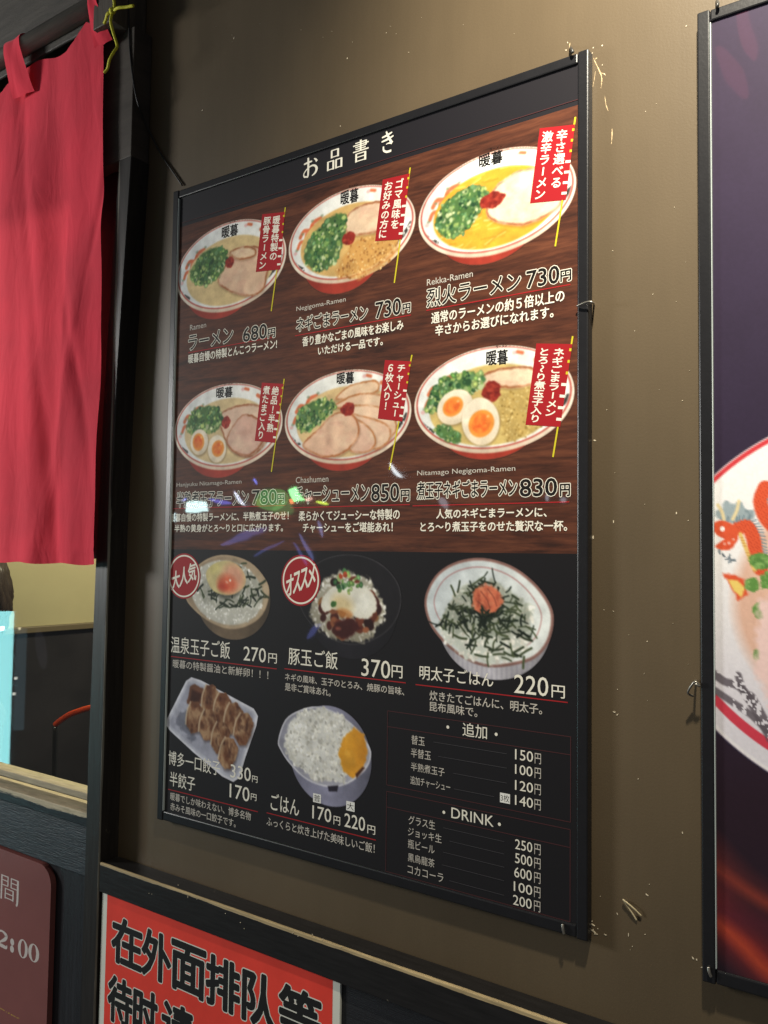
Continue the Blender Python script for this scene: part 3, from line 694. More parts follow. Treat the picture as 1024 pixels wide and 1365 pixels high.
# bowl of rice with pickle
P = bowl([(213.87, 735.66), (224.98, 709.41), (247.77, 695.12), (273.87, 687.84), (303.04, 691.52), (331.42, 704.65), (350.53, 722.54), (354.12, 735.52), (345.96, 751.6), (322.25, 770.36), (294.09, 779.16), (260.99, 776.18), (234.06, 761.81), (218.1, 746.75)], (293.82, 800.6), (206, 206, 220), (176, 176, 190), (140, 140, 156), 2.0, (150, 150, 176))
m = P.poly([(223.58, 731.43), (232.77, 709.91), (255.33, 694.24), (284.9, 688.0), (313.78, 695.81), (331.49, 708.76), (325.2, 742.51), (315.22, 768.77), (279.5, 775.99), (245.58, 762.93), (225.9, 745.65)], 1.5, 5, 2)
P.put(m, (226, 226, 222)); P.dabs(m, 620, (1.2, 3.0), RICE + [(190, 188, 182)], 51, 2.4)
P.put(m * np.clip(P.n(26, seed=9) * 2.6 - 1.6, 0, 1) * .5, (150, 142, 128), False)
tk = P.poly([(306.81, 736.93), (314.24, 719.28), (329.69, 704.87), (343.55, 711.28), (348.94, 728.17), (344.2, 747.82), (329.06, 763.24), (315.0, 757.8)], 1.2, 2)
P.put(tk, (226, 160, 48)); P.put(tk * np.clip(P.n(8, seed=4) * 2 - .9, 0, 1) * .6, (238, 184, 78), False); P.put(tk * np.clip((P.U - (325.04, 734.31)[0]) / 26, 0, 1) * .5, (200, 120, 30), False)
P.put(P.poly([(332.41, 757.8), (342.5, 748.08), (345.92, 748.91), (334.21, 762.41)], 1), (74, 40, 24), False)
P.put(P.poly([(292.26, 778.07), (308.28, 774.59), (306.65, 781.76), (294.19, 783.87)], .6), (40, 36, 48), False)
DISH.append(P)
for i, P in enumerate(DISH):
    P.blur(.6); P.mul(1 + .10 * (P.n(11, seed=70 + i, oc=2) - .5) * 2); P.mul(1 + .03 * (P.n(1.7, seed=90 + i, oc=2) - .5) * 2)
    P.build('dish_picture', SH, 0.05 + .01 * i, PIC, poster)

# ---------------------------------------------------------------- banners
def banner(TL, TR, BR, BL, right, left, pa, pb, ch=None):
    P = Print(SH, 0.30, .008)
    hgt = ((BL[1] - TL[1]) + (BR[1] - TR[1])) / 2; wid = ((TR[0] - TL[0]) + (BR[0] - BL[0])) / 2
    def fn(a, c):
        s, t = c / wid, a / hgt
        x = (1 - t) * ((1 - s) * TL[0] + s * TR[0]) + t * ((1 - s) * BL[0] + s * BR[0])
        y = (1 - t) * ((1 - s) * TL[1] + s * TR[1]) + t * ((1 - s) * BL[1] + s * BR[1])
        return x, y
    P.line(pa, pb, 1.8, YEL)
    P.poly([fn(0, 0), fn(0, wid), fn(hgt, wid), fn(hgt, 0)], RED)
    for k in range(7):
        a = hgt * (.05 + .14 * k); c0 = wid * (.94 if k < 3 else .86)
        P.poly([fn(a, c0), fn(a + .2, wid * 1.0), fn(a + hgt * .035, wid * 1.0), fn(a + hgt * .035, c0)], YEL if k < 3 else CREAM)
    w = wid * .33
    P.column(right, fn, hgt * .05, hgt * (.05 + .9 * min(1, len(right) / max(len(right), len(left)) + .04)), wid * .67, w, CREAM, .25)
    P.column(left, fn, hgt * .05, hgt * (.05 + .92 * min(1, len(left) / max(len(right), len(left)) + .04)), wid * .26, w, CREAM, .25)
    P.build('banner', poster)
banner((169.42, 69.28), (208.29, 75.0), (202.38, 147.87), (160.23, 143.45), '暖暮特製の', '豚骨ラーメン', (209.0, 69.19), (188.49, 199.38))
banner((359.51, 70.7), (396.93, 72.82), (387.5, 147.32), (349.71, 141.67), 'ゴマ風味を', 'お好みの方に', (397.53, 66.11), (377.64, 196.11))
banner((556.78, 65.55), (594.98, 72.44), (585.51, 147.56), (546.22, 141.97), '辛さ選べる', '激辛ラーメン', (595.45, 64.85), (574.19, 193.0))
banner((174.97, 289.7), (212.06, 295.26), (199.82, 368.7), (164.58, 363.78), '絶品！半熟', '煮たまご入り', (212.75, 288.86), (194.31, 404.98))
banner((366.1, 283.87), (401.93, 289.69), (390.82, 356.96), (357.12, 350.72), 'チャーシュー', '６枚入り！', (402.86, 282.53), (374.15, 410.72))
banner((554.0, 289.65), (592.58, 295.48), (580.12, 377.44), (542.32, 372.24), 'ネギごまラーメン', 'とろ〜り煮玉子入り', (593.04, 287.55), (572.47, 407.05))

# ---------------------------------------------------------------- round seals
def seal(c, r, txt):
    P = Print(SH, 0.30, .01)
    P.ring(c, r, (.02, .02), RED); P.ring(c, (r[0] * .93, r[1] * .93), (r[0] * .86, r[1] * .86), CREAM)
    n = len(txt); w = r[0] * 1.55 / n
    for i, chh in enumerate(txt):
        v, f = glyphs(chh); mid = (v.min(0) + v.max(0)) / 2; sc = 1 / (v.max(0) - v.min(0))
        k = (i - (n - 1) / 2)
        x0, y0 = c[0] + k * w * .96, c[1] - k * r[1] * .56 / n
        q = [(x0 + (a - mid[0]) * sc[0] * w * .94, y0 - (b - mid[1]) * sc[1] * r[1] * .80 - (a - mid[0]) * sc[0] * r[1] * .14) for a, b in v]
        d_ = P.d; P.bold(q, f, CREAM, .5); P.d = d_
    P.build('seal_badge', poster)
sr = (((71.15, 538.81)[0] - (6.38, 540.49)[0]) / 2, ((39.9, 570.06)[1] - (37.64, 508.42)[1]) / 2)
seal((38.78, 539.65), sr, '大人気')
sr = (((275.86, 538.71)[0] - (213.98, 540.5)[0]) / 2, ((246.2, 570.88)[1] - (244.72, 508.8)[1]) / 2)
seal((245.45, 539.59), sr, 'オススメ')

# ---------------------------------------------------------------- lettering
D0 = 0.22
def logo(P, x, y, w, h, m):
    P.text('暖', (x, y), (x + w * .48, y), (x, y - h), m, .32)
    P.text('暮', (x + w * .52, y + h * .05), (x + w, y + h * .05), (x + w * .52, y - h * .95), m, .32)
    P.text('ラーメン', (x + w * .45, y - h * 1.12), (x + w * .98, y - h * 1.12), (x + w * .45, y - h * 1.3), m)
# heading in a brush-cut serif, drawn stroke by stroke
P = Print(SH, D0, .008)
def char_box(c0, c1, fn_strokes):
    for kind, pts, ws in fn_strokes:
        q = [(c0[0] + x * (c1[0] - c0[0]), c0[1] + y * (c1[1] - c0[1])) for x, y in pts]
        s_ = (c1[0] - c0[0])
        P.ribbon(q, [w * s_ * 1.3 for w in ws], CREAM)
o_ = [('r', [(.08, .28), (.35, .25), (.62, .24)], (.05, .09, .05)), ('r', [(.36, .02), (.37, .35), (.37, .75), (.33, .93), (.18, .88)], (.08, .10, .09, .08, .03)), ('r', [(.33, .92), (.14, .90), (.08, .76), (.25, .58), (.55, .46), (.80, .50), (.92, .66), (.84, .84), (.62, .95)], (.03, .07, .05, .05, .06, .08, .12, .09, .03)), ('r', [(.74, .14), (.86, .22), (.93, .32)], (.03, .08, .10))]
def kuchi(x0, y0, x1, y1): return [('r', [(x0, y0), (x0, y1)], (.085, .085)), ('r', [(x1, y0), (x1, y1)], (.095, .095)), ('r', [(x0 - .03, y0 + .01), (x1 + .03, y0 + .01)], (.04, .045)), ('r', [(x0, y1 - .04), (x1, y1 - .04)], (.04, .04))]
hin = kuchi(.30, .05, .72, .42) + kuchi(.06, .54, .42, .97) + kuchi(.60, .54, .95, .97)
sho = [('r', [(.15, .10), (.82, .10)], (.04, .05)), ('r', [(.82, .08), (.82, .30)], (.08, .07)), ('r', [(.02, .20), (.98, .20)], (.045, .05)), ('r', [(.15, .29), (.82, .29)], (.04, .045)), ('r', [(.18, .39), (.80, .39)], (.04, .045)), ('r', [(.02, .49), (.98, .49)], (.045, .055)), ('r', [(.49, .0), (.49, .50)], (.09, .085))] + kuchi(.22, .60, .78, .99) + [('r', [(.22, .77), (.78, .77)], (.04, .04))]
ki = [('r', [(.14, .24), (.45, .20), (.76, .13)], (.05, .09, .05)), ('r', [(.12, .43), (.48, .39), (.84, .31)], (.05, .09, .05)), ('r', [(.40, .02), (.52, .26), (.66, .48), (.76, .62)], (.06, .09, .10, .12)), ('r', [(.76, .62), (.55, .58), (.40, .60)], (.09, .05, .03)), ('r', [(.24, .66), (.26, .84), (.45, .95), (.72, .95)], (.06, .08, .09, .09))]
hv0 = np.mean([(236.56, 14.93)[1], (276.28, 13.46)[1], (315.52, 13.64)[1], (354.93, 14.33)[1]]); hv1 = np.mean([(237.13, 39.01)[1], (276.86, 40.57)[1], (316.05, 42.05)[1], (355.35, 39.95)[1]])
for s_, a, b in ((o_, (236.68, 19.89), (261.2, 26.25)), (hin, (275.7, 23.59), (299.18, 29.77)), (sho, (315.02, 27.65), (338.98, 34.05)), (ki, (354.39, 25.86), (377.65, 32.24))):
    char_box((a[0], hv0), (b[0], hv1), s_)
yy = WV0 - 5.5
P.line((10, yy), (600, yy), .7, DIM)
P.build('heading', poster)

def dish(en, name, price, yen, rule, caps, lg=None, thick=True, extra=None):
    P = Print(SH, D0, .012)
    if lg:
        G_ = Print(SH, D0, .012); logo(G_, *lg, DARK); G_.build('bowl_emblem', poster)
    if en: P.text(en[0], en[1], en[2], en[3], CREAM2)
    big = [(name, CREAM), (price, CREAM), (yen, CREAM)]
    if rule: P.line((rule[0][0], (rule[0][1] + rule[1][1]) / 2), (rule[1][0], (rule[0][1] + rule[1][1]) / 2), 1.1, RULE)
    for t in (name, price, yen) + tuple(extra or ()):
        if thick: P.text(t[0], t[1], t[2], t[3], DARK, .30 if len(t[0]) > 3 else .42, CREAM, 1.1 if len(t[0]) > 3 else 1.15)
        else: P.text(t[0], t[1], t[2], t[3], CREAM, .06)
    for c in caps: P.text(c[0], c[1], c[2], c[3], CREAM if thick else CREAM2, .24 if thick else .08)
    return P
def lgo(a, b, t):   # from left-bottom, right-bottom, left-top
    return (a[0], a[1], b[0] - a[0], a[1] - t[1])

dish(('Ramen', (38.55, 202.82), (70.26, 203.12), (38.28, 195.28)), ('ラーメン', (36.43, 229.28), (121.35, 231.7), (35.7, 208.84)), ('680', (139.97, 231.82), (181.51, 233.78), (139.41, 213.11)), ('円', (183.7, 233.41), (195.95, 233.78), (183.38, 221.79)), ((36.51, 231.43), (196.0, 235.76)),
     [('暖暮自慢の特製とんこつラーメン!', (37.08, 247.17), (199.42, 250.32), (36.63, 234.65))], lgo((96.26, 86.26), (126.01, 92.4), (95.77, 70.72))).build('lettering', poster)
dish(('Negigoma-Ramen', (230.67, 206.92), (307.73, 208.66), (230.49, 199.45)), ('ネギごまラーメン', (231.28, 231.88), (340.23, 233.04), (229.58, 213.87)), ('730', (352.0, 233.9), (387.01, 233.26), (351.68, 215.14)), ('円', (389.8, 233.1), (399.86, 233.19), (389.65, 222.75)), ((229.28, 235.79), (400.95, 237.75)),
     [('香り豊かなごまの風味をお楽しみ', (241.71, 250.97), (390.79, 252.98), (241.43, 239.08)), ('いただける一品です。', (266.88, 265.33), (362.69, 266.91), (266.65, 255.21))], lgo((297.97, 87.01), (324.22, 91.81), (297.65, 70.52))).build('lettering', poster)
dish(('Rekka-Ramen', (421.65, 206.11), (479.68, 208.03), (421.56, 198.9)), ('烈火ラーメン', (421.98, 231.83), (535.93, 231.26), (422.31, 211.36)), ('730', (542.84, 230.77), (578.47, 231.09), (542.75, 212.91)), ('円', (580.17, 230.92), (591.01, 230.53), (580.13, 219.78)), ((421.11, 234.26), (590.54, 235.51)),
     [('通常のラーメンの約５倍以上の', (428.13, 250.66), (584.1, 251.71), (427.97, 237.88)), ('辛さからお選びになれます。', (433.3, 265.38), (572.48, 265.4), (433.16, 253.43))], lgo((486.38, 89.4), (514.39, 96.59), (486.27, 75.6))).build('lettering', poster)
dish(('Hanjyuku Nitamago-Ramen', (19.57, 418.37), (142.73, 420.61), (19.3, 411.28)), ('半熟煮玉子ラーメン', (20.61, 446.29), (155.74, 446.44), (19.83, 425.44)), ('780', (162.44, 445.28), (203.99, 445.58), (161.92, 427.21)), ('円', (205.25, 444.97), (216.7, 444.6), (204.95, 433.41)), ((12.83, 446.48), (218.92, 449.1)),
     [('暖暮自慢の特製ラーメンに、半熟煮玉子のせ！', (9.37, 465.19), (224.39, 466.33), (8.95, 454.2)), ('半熟の黄身がとろ〜りと口に広がります。', (18.25, 479.73), (215.51, 480.53), (17.86, 469.51))], lgo((92.99, 302.02), (122.59, 306.2), (92.53, 288.19))).build('lettering', poster)
dish(('Chashumen', (234.91, 420.72), (285.98, 421.09), (234.72, 413.12)), ('チャーシューメン', (234.72, 446.92), (346.05, 445.6), (234.22, 426.39)), ('850', (349.69, 445.99), (387.62, 446.06), (349.36, 426.76)), ('円', (390.4, 446.71), (401.72, 446.42), (390.22, 434.59)), ((227.33, 450.23), (402.47, 451.59)),
     [('柔らかくてジューシーな特製の', (240.98, 467.47), (388.97, 467.13), (240.69, 455.54)), ('チャーシューをご堪能あれ！', (247.85, 481.59), (379.8, 481.19), (247.58, 470.04))], lgo((296.42, 304.77), (321.69, 306.81), (296.14, 291.14))).build('lettering', poster)
dish(('Nitamago Negigoma-Ramen', (411.61, 420.46), (531.12, 420.72), (411.52, 413.38)), ('煮玉子ネギごまラーメン', (411.94, 445.2), (532.8, 445.34), (411.69, 426.27)), ('830', (536.63, 445.45), (576.71, 446.13), (536.53, 427.97)), ('円', (580.32, 446.68), (590.32, 446.52), (580.28, 434.69)), ((406.05, 451.62), (589.86, 453.24)),
     [('人気のネギごまラーメンに、', (437.14, 466.69), (565.88, 467.48), (437.02, 456.28)), ('とろ〜り煮玉子をのせた贅沢な一杯。', (416.87, 480.95), (587.56, 481.23), (416.73, 470.43))], lgo((496.92, 305.85), (521.62, 308.76), (496.79, 290.53))).build('lettering', poster)

dish(None, ('温泉玉子ご飯', (16.63, 644.87), (128.77, 643.39), (15.78, 622.68)), ('270', (152.89, 644.02), (191.13, 643.07), (152.37, 626.24)), ('円', (195.43, 643.03), (209.47, 643.1), (195.1, 631.03)), ((16.86, 651.1), (209.6, 647.8)),
     [('暖暮の特製醤油と新鮮卵！！！', (21.52, 665.26), (195.96, 662.56), (21.1, 654.22))], thick=False).build('lettering', poster)
dish(None, ('豚玉ご飯', (228.26, 642.44), (304.31, 641.9), (227.74, 621.65)), ('370', (338.96, 646.11), (378.77, 645.25), (338.6, 626.32)), ('円', (380.83, 643.64), (395.25, 643.69), (380.62, 630.02)), ((222.17, 647.63), (399.73, 648.32)),
     [('ネギの風味、玉子のとろみ、焼豚の旨味、', (223.37, 662.14), (397.89, 661.97), (223.14, 653.15)), ('是非ご賞味あれ。', (223.68, 674.54), (294.67, 673.8), (223.45, 665.24))], thick=False).build('lettering', poster)
dish(None, ('明太子ごはん', (417.5, 641.67), (507.51, 642.89), (417.3, 626.42)), ('220', (531.2, 645.06), (568.25, 645.21), (531.09, 626.33)), ('円', (571.86, 644.83), (585.63, 645.55), (571.81, 632.61)), ((412.58, 647.8), (588.69, 649.17)),
     [('炊きたてごはんに、明太子。', (430.87, 663.78), (561.79, 663.1), (430.74, 653.33)), ('昆布風味で。', (431.01, 675.43), (489.26, 674.03), (430.89, 665.48))], thick=False).build('lettering', poster)
dish(None, ('博多一口餃子', (17.59, 796.25), (115.67, 792.97), (16.86, 777.28)), ('330', (134.36, 793.65), (169.75, 792.45), (133.84, 777.0)), ('円', (172.23, 792.64), (181.28, 792.94), (172.0, 784.63)), ((17.9, 829.41), (183.02, 825.75)),
     [('暖暮でしか味わえない、博多名物', (23.23, 842.63), (171.5, 838.82), (22.84, 832.43)), ('赤みそ風味の一口餃子です。', (23.72, 855.36), (145.57, 852.7), (23.33, 845.18))], thick=False,
     extra=[('半餃子', (21.04, 823.09), (70.41, 821.17), (20.3, 803.89)), ('170', (133.88, 819.54), (168.39, 817.1), (133.33, 802.02)), ('円', (170.8, 814.6), (180.27, 815.31), (170.57, 806.61))]).build('lettering', poster)
P = dish(None, ('ごはん', (204.25, 821.89), (249.59, 819.33), (202.52, 801.75)), ('170', (270.17, 819.73), (298.5, 818.57), (269.82, 804.33)), ('円', (302.09, 819.27), (311.67, 820.18), (301.89, 809.65)), ((197.57, 826.03), (362.33, 825.86)),
     [('ふっくらと炊き上げた美味しいご飯！', (198.01, 842.03), (360.91, 839.96), (197.72, 831.27))], thick=False,
     extra=[('220', (317.99, 820.33), (347.16, 818.73), (317.68, 804.81)), ('円', (350.55, 820.21), (361.25, 820.76), (350.39, 810.86))])
def chip(P, a, b, t, sx=.8):
    P.rect(a[0], a[1], b[0], b[1], WHITE); w, h = b[0] - a[0], b[1] - a[1]
    P.text(t, (a[0] + w * (1 - sx) / 2, b[1] - h * .12), (b[0] - w * (1 - sx) / 2, b[1] - h * .12), (a[0], a[1] + h * .12), DARK, 0)
chip(P, (270.97, 789.5), (282.94, 799.76), '普'); chip(P, (320.19, 789.87), (332.17, 800.52), '大')
P.build('lettering', poster)

# price lists
def table(name, title, dots, box_, rule_v, rows, num_u, yen_u, chip_=None):
    P = Print(SH, D0, .012)
    (u0, v0), (u1, v1) = box_
    for a, b in (((u0, v0), (u1, v0)), ((u0, rule_v), (u1, rule_v)), ((u0, v1), (u1, v1)), ((u0, v0), (u0, v1)), ((u1, v0), (u1, v1))): P.line(a, b, .8, DIM)
    P.text(*title, CREAM, 0)
    for c in dots: P.ring(c, (1.7, 1.7), (.02, .02), CREAM, 16)
    for (t, L, R, T), la, lb, (num, nL, nR, nT) in rows:
        P.text(t, L, R, T, CREAM2, 0)
        lv = (la[1] + lb[1]) / 2; P.line((la[0], lv), (lb[0], lv), .5, GREY)
        P.text(num, nL, nR, nT, CREAM, 0)
        P.text('円', (yen_u[0], nR[1] + .6), (yen_u[1], nR[1] + .6), (yen_u[0], nR[1] - 9.8), CREAM2, 0, vb=(nL[1] + nR[1]) / 2 + .8)
    if chip_: chip(P, *chip_)
    P.build(name, poster)
yu = ((554.19, 711.34)[0], (560.86, 710.34)[0])
table('price_list', ('追加', (471.87, 696.57), (500.67, 695.54), (471.73, 682.34)), ((453.92, 689.27), (511.23, 689.32)), (((376.08, 713.43)[0], ((375.57, 681.31)[1] + (591.77, 681.1)[1]) / 2), ((591.83, 708.07)[0], ((376.19, 762.71)[1] + (591.96, 762.67)[1]) / 2)), ((375.85, 698.9)[1] + (591.81, 698.05)[1]) / 2, [
    (('替玉', (408.18, 713.66), (425.18, 713.17), (408.04, 703.72)), (436.15, 707.41), (523.48, 707.22), ('150', (532.68, 711.35), (552.31, 711.62), (532.62, 700.93))),
    (('半替玉', (407.73, 727.98), (433.25, 726.88), (407.59, 718.05)), (442.56, 721.55), (523.58, 721.68), ('100', (532.77, 725.72), (551.84, 725.89), (532.71, 716.06))),
    (('半熟煮玉子', (407.93, 742.73), (450.5, 741.05), (407.8, 733.62)), (461.13, 736.5), (523.68, 736.62), ('120', (532.87, 741.79), (552.45, 741.67), (532.81, 731.9))),
    (('追加チャーシュー', (407.49, 757.55), (457.69, 755.49), (407.36, 748.45)), (462.2, 751.88), (509.71, 753.22), ('140', (532.95, 756.6), (552.53, 756.52), (532.89, 746.73)))], None, yu, ((516.17, 747.1), (527.43, 756.84), '3枚', .86))
table('price_list', ('DRINK', (459.2, 783.2), (509.08, 783.14), (459.08, 772.36)), ((450.01, 779.19), (515.55, 779.16)), (((376.13, 822.63)[0], ((375.29, 769.69)[1] + (591.46, 769.86)[1]) / 2), ((591.54, 802.9)[0], ((374.99, 855.93)[1] + (591.67, 857.81)[1]) / 2)), ((375.55, 786.02)[1] + (591.51, 787.58)[1]) / 2, [
    (('グラス生', (405.5, 800.71), (439.43, 798.92), (405.36, 791.11)), (449.57, 794.88), (521.28, 795.91), ('250', (533.22, 800.37), (551.93, 799.64), (533.16, 790.56))),
    (('ジョッキ生', (405.02, 812.82), (447.61, 811.63), (404.89, 803.5)), (457.33, 807.07), (521.36, 808.27), ('500', (533.3, 813.85), (551.99, 813.43), (533.24, 804.05))),
    (('瓶ビール', (405.21, 826.11), (439.12, 824.83), (405.07, 816.54)), (449.86, 820.76), (521.45, 820.61), ('600', (532.56, 827.97), (551.53, 827.32), (532.5, 817.94))),
    (('黒烏龍茶', (405.41, 840.17), (439.29, 838.86), (405.28, 831.15)), (448.48, 834.0), (521.54, 834.16), ('100', (532.1, 842.03), (552.13, 840.94), (532.04, 832.5))),
    (('コカコーラ', (405.27, 853.23), (450.21, 851.45), (405.14, 843.96)), (457.78, 848.69), (521.63, 848.17), ('200', (531.36, 855.64), (551.66, 854.31), (531.3, 845.88)))], None, yu)

# ================================================================== SECOND BOARD (cut by the picture edge)
board = empty('poster_board', (0.717, 0.012, -0.4405), 'black framed poster with a close view of one white bowl over flames', 'poster board')
frame(board, 0.4095, 1.0195, -0.4405, 0.4325, 0.0, 0.012, 0.0112, RAIL, 0.0125)
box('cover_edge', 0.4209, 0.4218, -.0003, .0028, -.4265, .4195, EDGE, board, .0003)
S2 = Sheet(0.4095, 0.4325, 0.0030)
P = Pic(8, 8, 602, 866, (44, 34, 54), 1.5)
P.A[:] = 1
P.put(np.clip(P.n(60, 90, 5) * 1.6 - .4, 0, 1) * .35, (58, 46, 74))
P.put(np.clip((P.V - 560) / 150, 0, 1) * .8, (38, 20, 30))
# glowing streaks printed in the lower part
fl = lambda pts, w, c, s, k: P.put(P.curve(pts, w, s) * k, c)
fl([(4.93, 758.08), (24.17, 776.43), (45.2, 790.5), (85.31, 802.1), (148.36, 814.58)], 16, (128, 46, 40), 13, .7)
fl([(4.86, 771.05), (30.22, 784.58), (53.42, 794.75), (96.29, 805.27)], 5, (176, 70, 46), 7, .7)
fl([(4.67, 803.38), (20.78, 821.74), (41.84, 838.14), (62.2, 850.9), (106.42, 861.65)], 34, (140, 40, 40), 14, .85)
fl([(14.6, 820.15), (34.08, 835.26), (52.93, 850.5), (84.66, 862.38)], 8, (206, 82, 46), 8, .85)
fl([(8.42, 808.9), (33.05, 812.29), (62.55, 814.05)], 14, (86, 30, 44), 8, .7)
for i in range(9):
    u = 150 + 50 * i; fl([(u, 760 - 20 * math.sin(i)), (u + 30, 700 + 30 * math.sin(2 * i)), (u + 70, 800)], 18, (190, 70, 40), 12, .7)
P.mul(1 + .04 * (P.n(2.2, seed=4, oc=2) - .5) * 2)
PLUM = ink_picture('printed photograph over flames')
pr2 = P.build('poster', S2, 0.0, PLUM, board)
bc = (158.4, 541.9)
ba, bb = (197.5, 167.6)
P = Pic(8, bc[1] - bb - 3, 420, bc[1] + bb + 3, (44, 34, 54), 1.2)
rim = P.ell(bc, (ba, bb), 0, .8); P.put(rim, (232, 226, 232))
P.put(P.ell(bc, (ba - 1, bb - 1), 0, .8) * (P.V < bc[1] - 60), (206, 60, 66)); P.put(P.ell((bc[0] + 1, bc[1] + 2), (ba - 3, bb - 3), 0, .8), (240, 238, 240))
P.put(P.ell(bc, (ba - 3, bb - 3), 0, 1) * np.clip((P.V - bc[1] + 40) / 120, 0, 1) * .55, (206, 200, 216))
P.put((P.ell((bc[0], bc[1] - 4), (ba - 11, bb - 13), 0, .6) - P.ell((bc[0], bc[1] - 7), (ba - 16, bb - 20), 0, .6)).clip(0, 1) * (P.V > bc[1] + 20), (206, 62, 80))
P.put(P.ell(bc, (ba * .66, bb * .66), 0, 6), (222, 180, 160)); P.put(P.ell(bc, (ba * .62, bb * .62), 0, 3) * np.clip(P.n(30, 20, 3) * 2 - .8, 0, 1), (236, 206, 186))
# scroll creature on the bowl wall, printed in orange, with grey and yellow touches
OR = (218, 88, 54)
GRY = (112, 132, 144)
man = P.poly(closed([(15.57, 468.76), (13.06, 460.69), (18.18, 458.12), (22.02, 452.2), (28.27, 455.67), (34.51, 453.18), (38.18, 458.53), (45.49, 462.61), (44.21, 470.43), (35.58, 475.59), (24.4, 472.19)], 3), 1.2, 2.5, 5); P.put(man * .85, (138, 156, 164)); P.put(man * np.clip(P.n(2.6, 6, 3) * 3 - 1.5, 0, 1) * .7, (84, 104, 116), False)
spine = [(32.48, 476.89), (39.28, 475.62), (44.09, 484.8), (46.41, 499.11), (49.92, 512.02)]
for pts, w in ((spine, 12), ([(54.13, 441.96), (50.41, 453.57), (54.51, 467.96), (63.34, 478.38)], 12)):
    c_ = P.curve(pts, w, 1.0); P.put(c_, OR); P.put(c_ * (np.sin(P.U * 1.9 + P.V * .8) * np.sin(P.V * 1.9 - P.U * .6) > .35) * .45, (176, 58, 36), False)
    sm_ = smooth_path([(p[0], p[1], 0) for p in pts], 5)
    for k in range(0, len(sm_) - 1):
        t_ = (sm_[k + 1] - sm_[k]).normalized(); nn = Vector((t_.y, -t_.x, 0)); q0 = sm_[k] + nn * 6.0; q1 = q0 + nn * 3.4 + t_ * 1.5
        P.put(P.curve([(q0.x, q0.y), (q1.x, q1.y)], 1.5, .5) * .8, GRY)
P.put(P.curve([(33.68, 482.16), (39.11, 497.23), (45.08, 513.42)], 3.2, .8), (226, 190, 112)); P.put(P.curve([(33.68, 482.16), (39.11, 497.23), (45.08, 513.42)], 3.0, .8) * (np.sin(P.V * 2.4) > .3) * .5, (190, 130, 70), False)
head = P.poly(closed([(9.14, 474.05), (15.56, 470.1), (23.15, 471.52), (30.62, 476.88), (31.79, 486.11), (26.75, 494.04), (17.93, 496.76), (12.87, 492.8), (16.71, 488.78), (20.53, 486.11), (14.2, 483.45), (8.46, 479.41)], 3), .9, 1.0, 4); P.put(head, OR)
P.put(head * np.clip(P.n(4, seed=9) * 2.6 - 1.4, 0, 1) * .6, (186, 62, 42), False)
for a, b in (((20.01, 468.82), (15.01, 456.04)), ((27.56, 468.91), (32.65, 453.13))): P.put(P.curve([a, ((a[0] + b[0]) / 2 + 1, (a[1] + b[1]) / 2), b], 2.8, .8), (226, 208, 164))
P.strips(P.poly([(15.37, 499.44), (24.22, 498.03), (26.67, 505.92), (19.14, 504.71)], 1), 10, (3, 6), (1.2, 2.0), [(126, 136, 146)], 9)
P.put(P.ell((18.69, 477.46), (2.0, 2.2), 0, .6), (248, 244, 244)); P.put(P.ell((10.36, 484.11), (3.4, 4.4), 0, .8), (246, 240, 240))
for a, r in (((24.28, 490.09), 1.3), ((28.05, 486.77), 1.0), ((20.5, 490.76), 1.0)): P.put(P.ell(a, (r, r), 0, .6) * .8, (240, 196, 186))
P.put(P.poly([(19.06, 516.64), (29.08, 517.72), (36.47, 521.45), (39.43, 534.39), (31.4, 539.93), (25.26, 529.66)], 1.2, 2), OR); P.put(P.poly([(22.81, 521.83), (31.52, 522.9), (37.02, 529.26), (33.89, 537.21), (27.73, 532.21)], 1.0, 1), (236, 206, 112))
for i_, (c, r) in enumerate((((42.55, 525.83), (6.5, 6)), ((51.42, 548.09), (9, 7)), ((49.98, 505.55), (9, 7)), ((46.29, 586.33), (3, 5)), ((61.75, 522.67), (12, 10)))):
    g_ = np.clip(.5 - (np.hypot((P.U - c[0]) / r[0], (P.V - c[1]) / r[1]) - 1 + (P.n(5, seed=20 + i_) - .5) * .6) * r[0] / 1.6, 0, 1); P.put(g_, (96, 142, 70)); P.put(g_ * np.clip(P.n(4, seed=30 + i_) * 2.6 - 1.2, 0, 1) * .8, (160, 196, 120), False); P.put(g_ * np.clip(P.n(5, seed=40 + i_) * 2.6 - 1.5, 0, 1) * .7, (52, 92, 44), False)
for pts, w in (([(9.64, 604.4), (19.07, 611.4), (31.47, 614.74), (40.55, 624.75)], 7), ([(30.92, 605.07), (34.52, 616.37), (41.73, 628.47)], 6), ([(9.56, 618.9), (25.2, 628.36), (40.45, 637.59), (54.7, 650.46)], 6), ([(40.56, 623.47), (48.86, 638.5), (58.18, 656.31)], 10)): P.put(P.curve(pts, w, .8) * (P.n(4, seed=12) > .36) * .85, (92, 84, 92))
P.put(P.poly([(48.49, 539.21), (76.83, 531.7), (81.58, 625.27), (58.38, 634.2), (44.39, 597.41)], 3, 4), (236, 204, 200))
P.mul(1 + .03 * (P.n(2, seed=6, oc=2) - .5) * 2)
P.build('bowl_picture', S2, 0.08, PLUM, pr2)

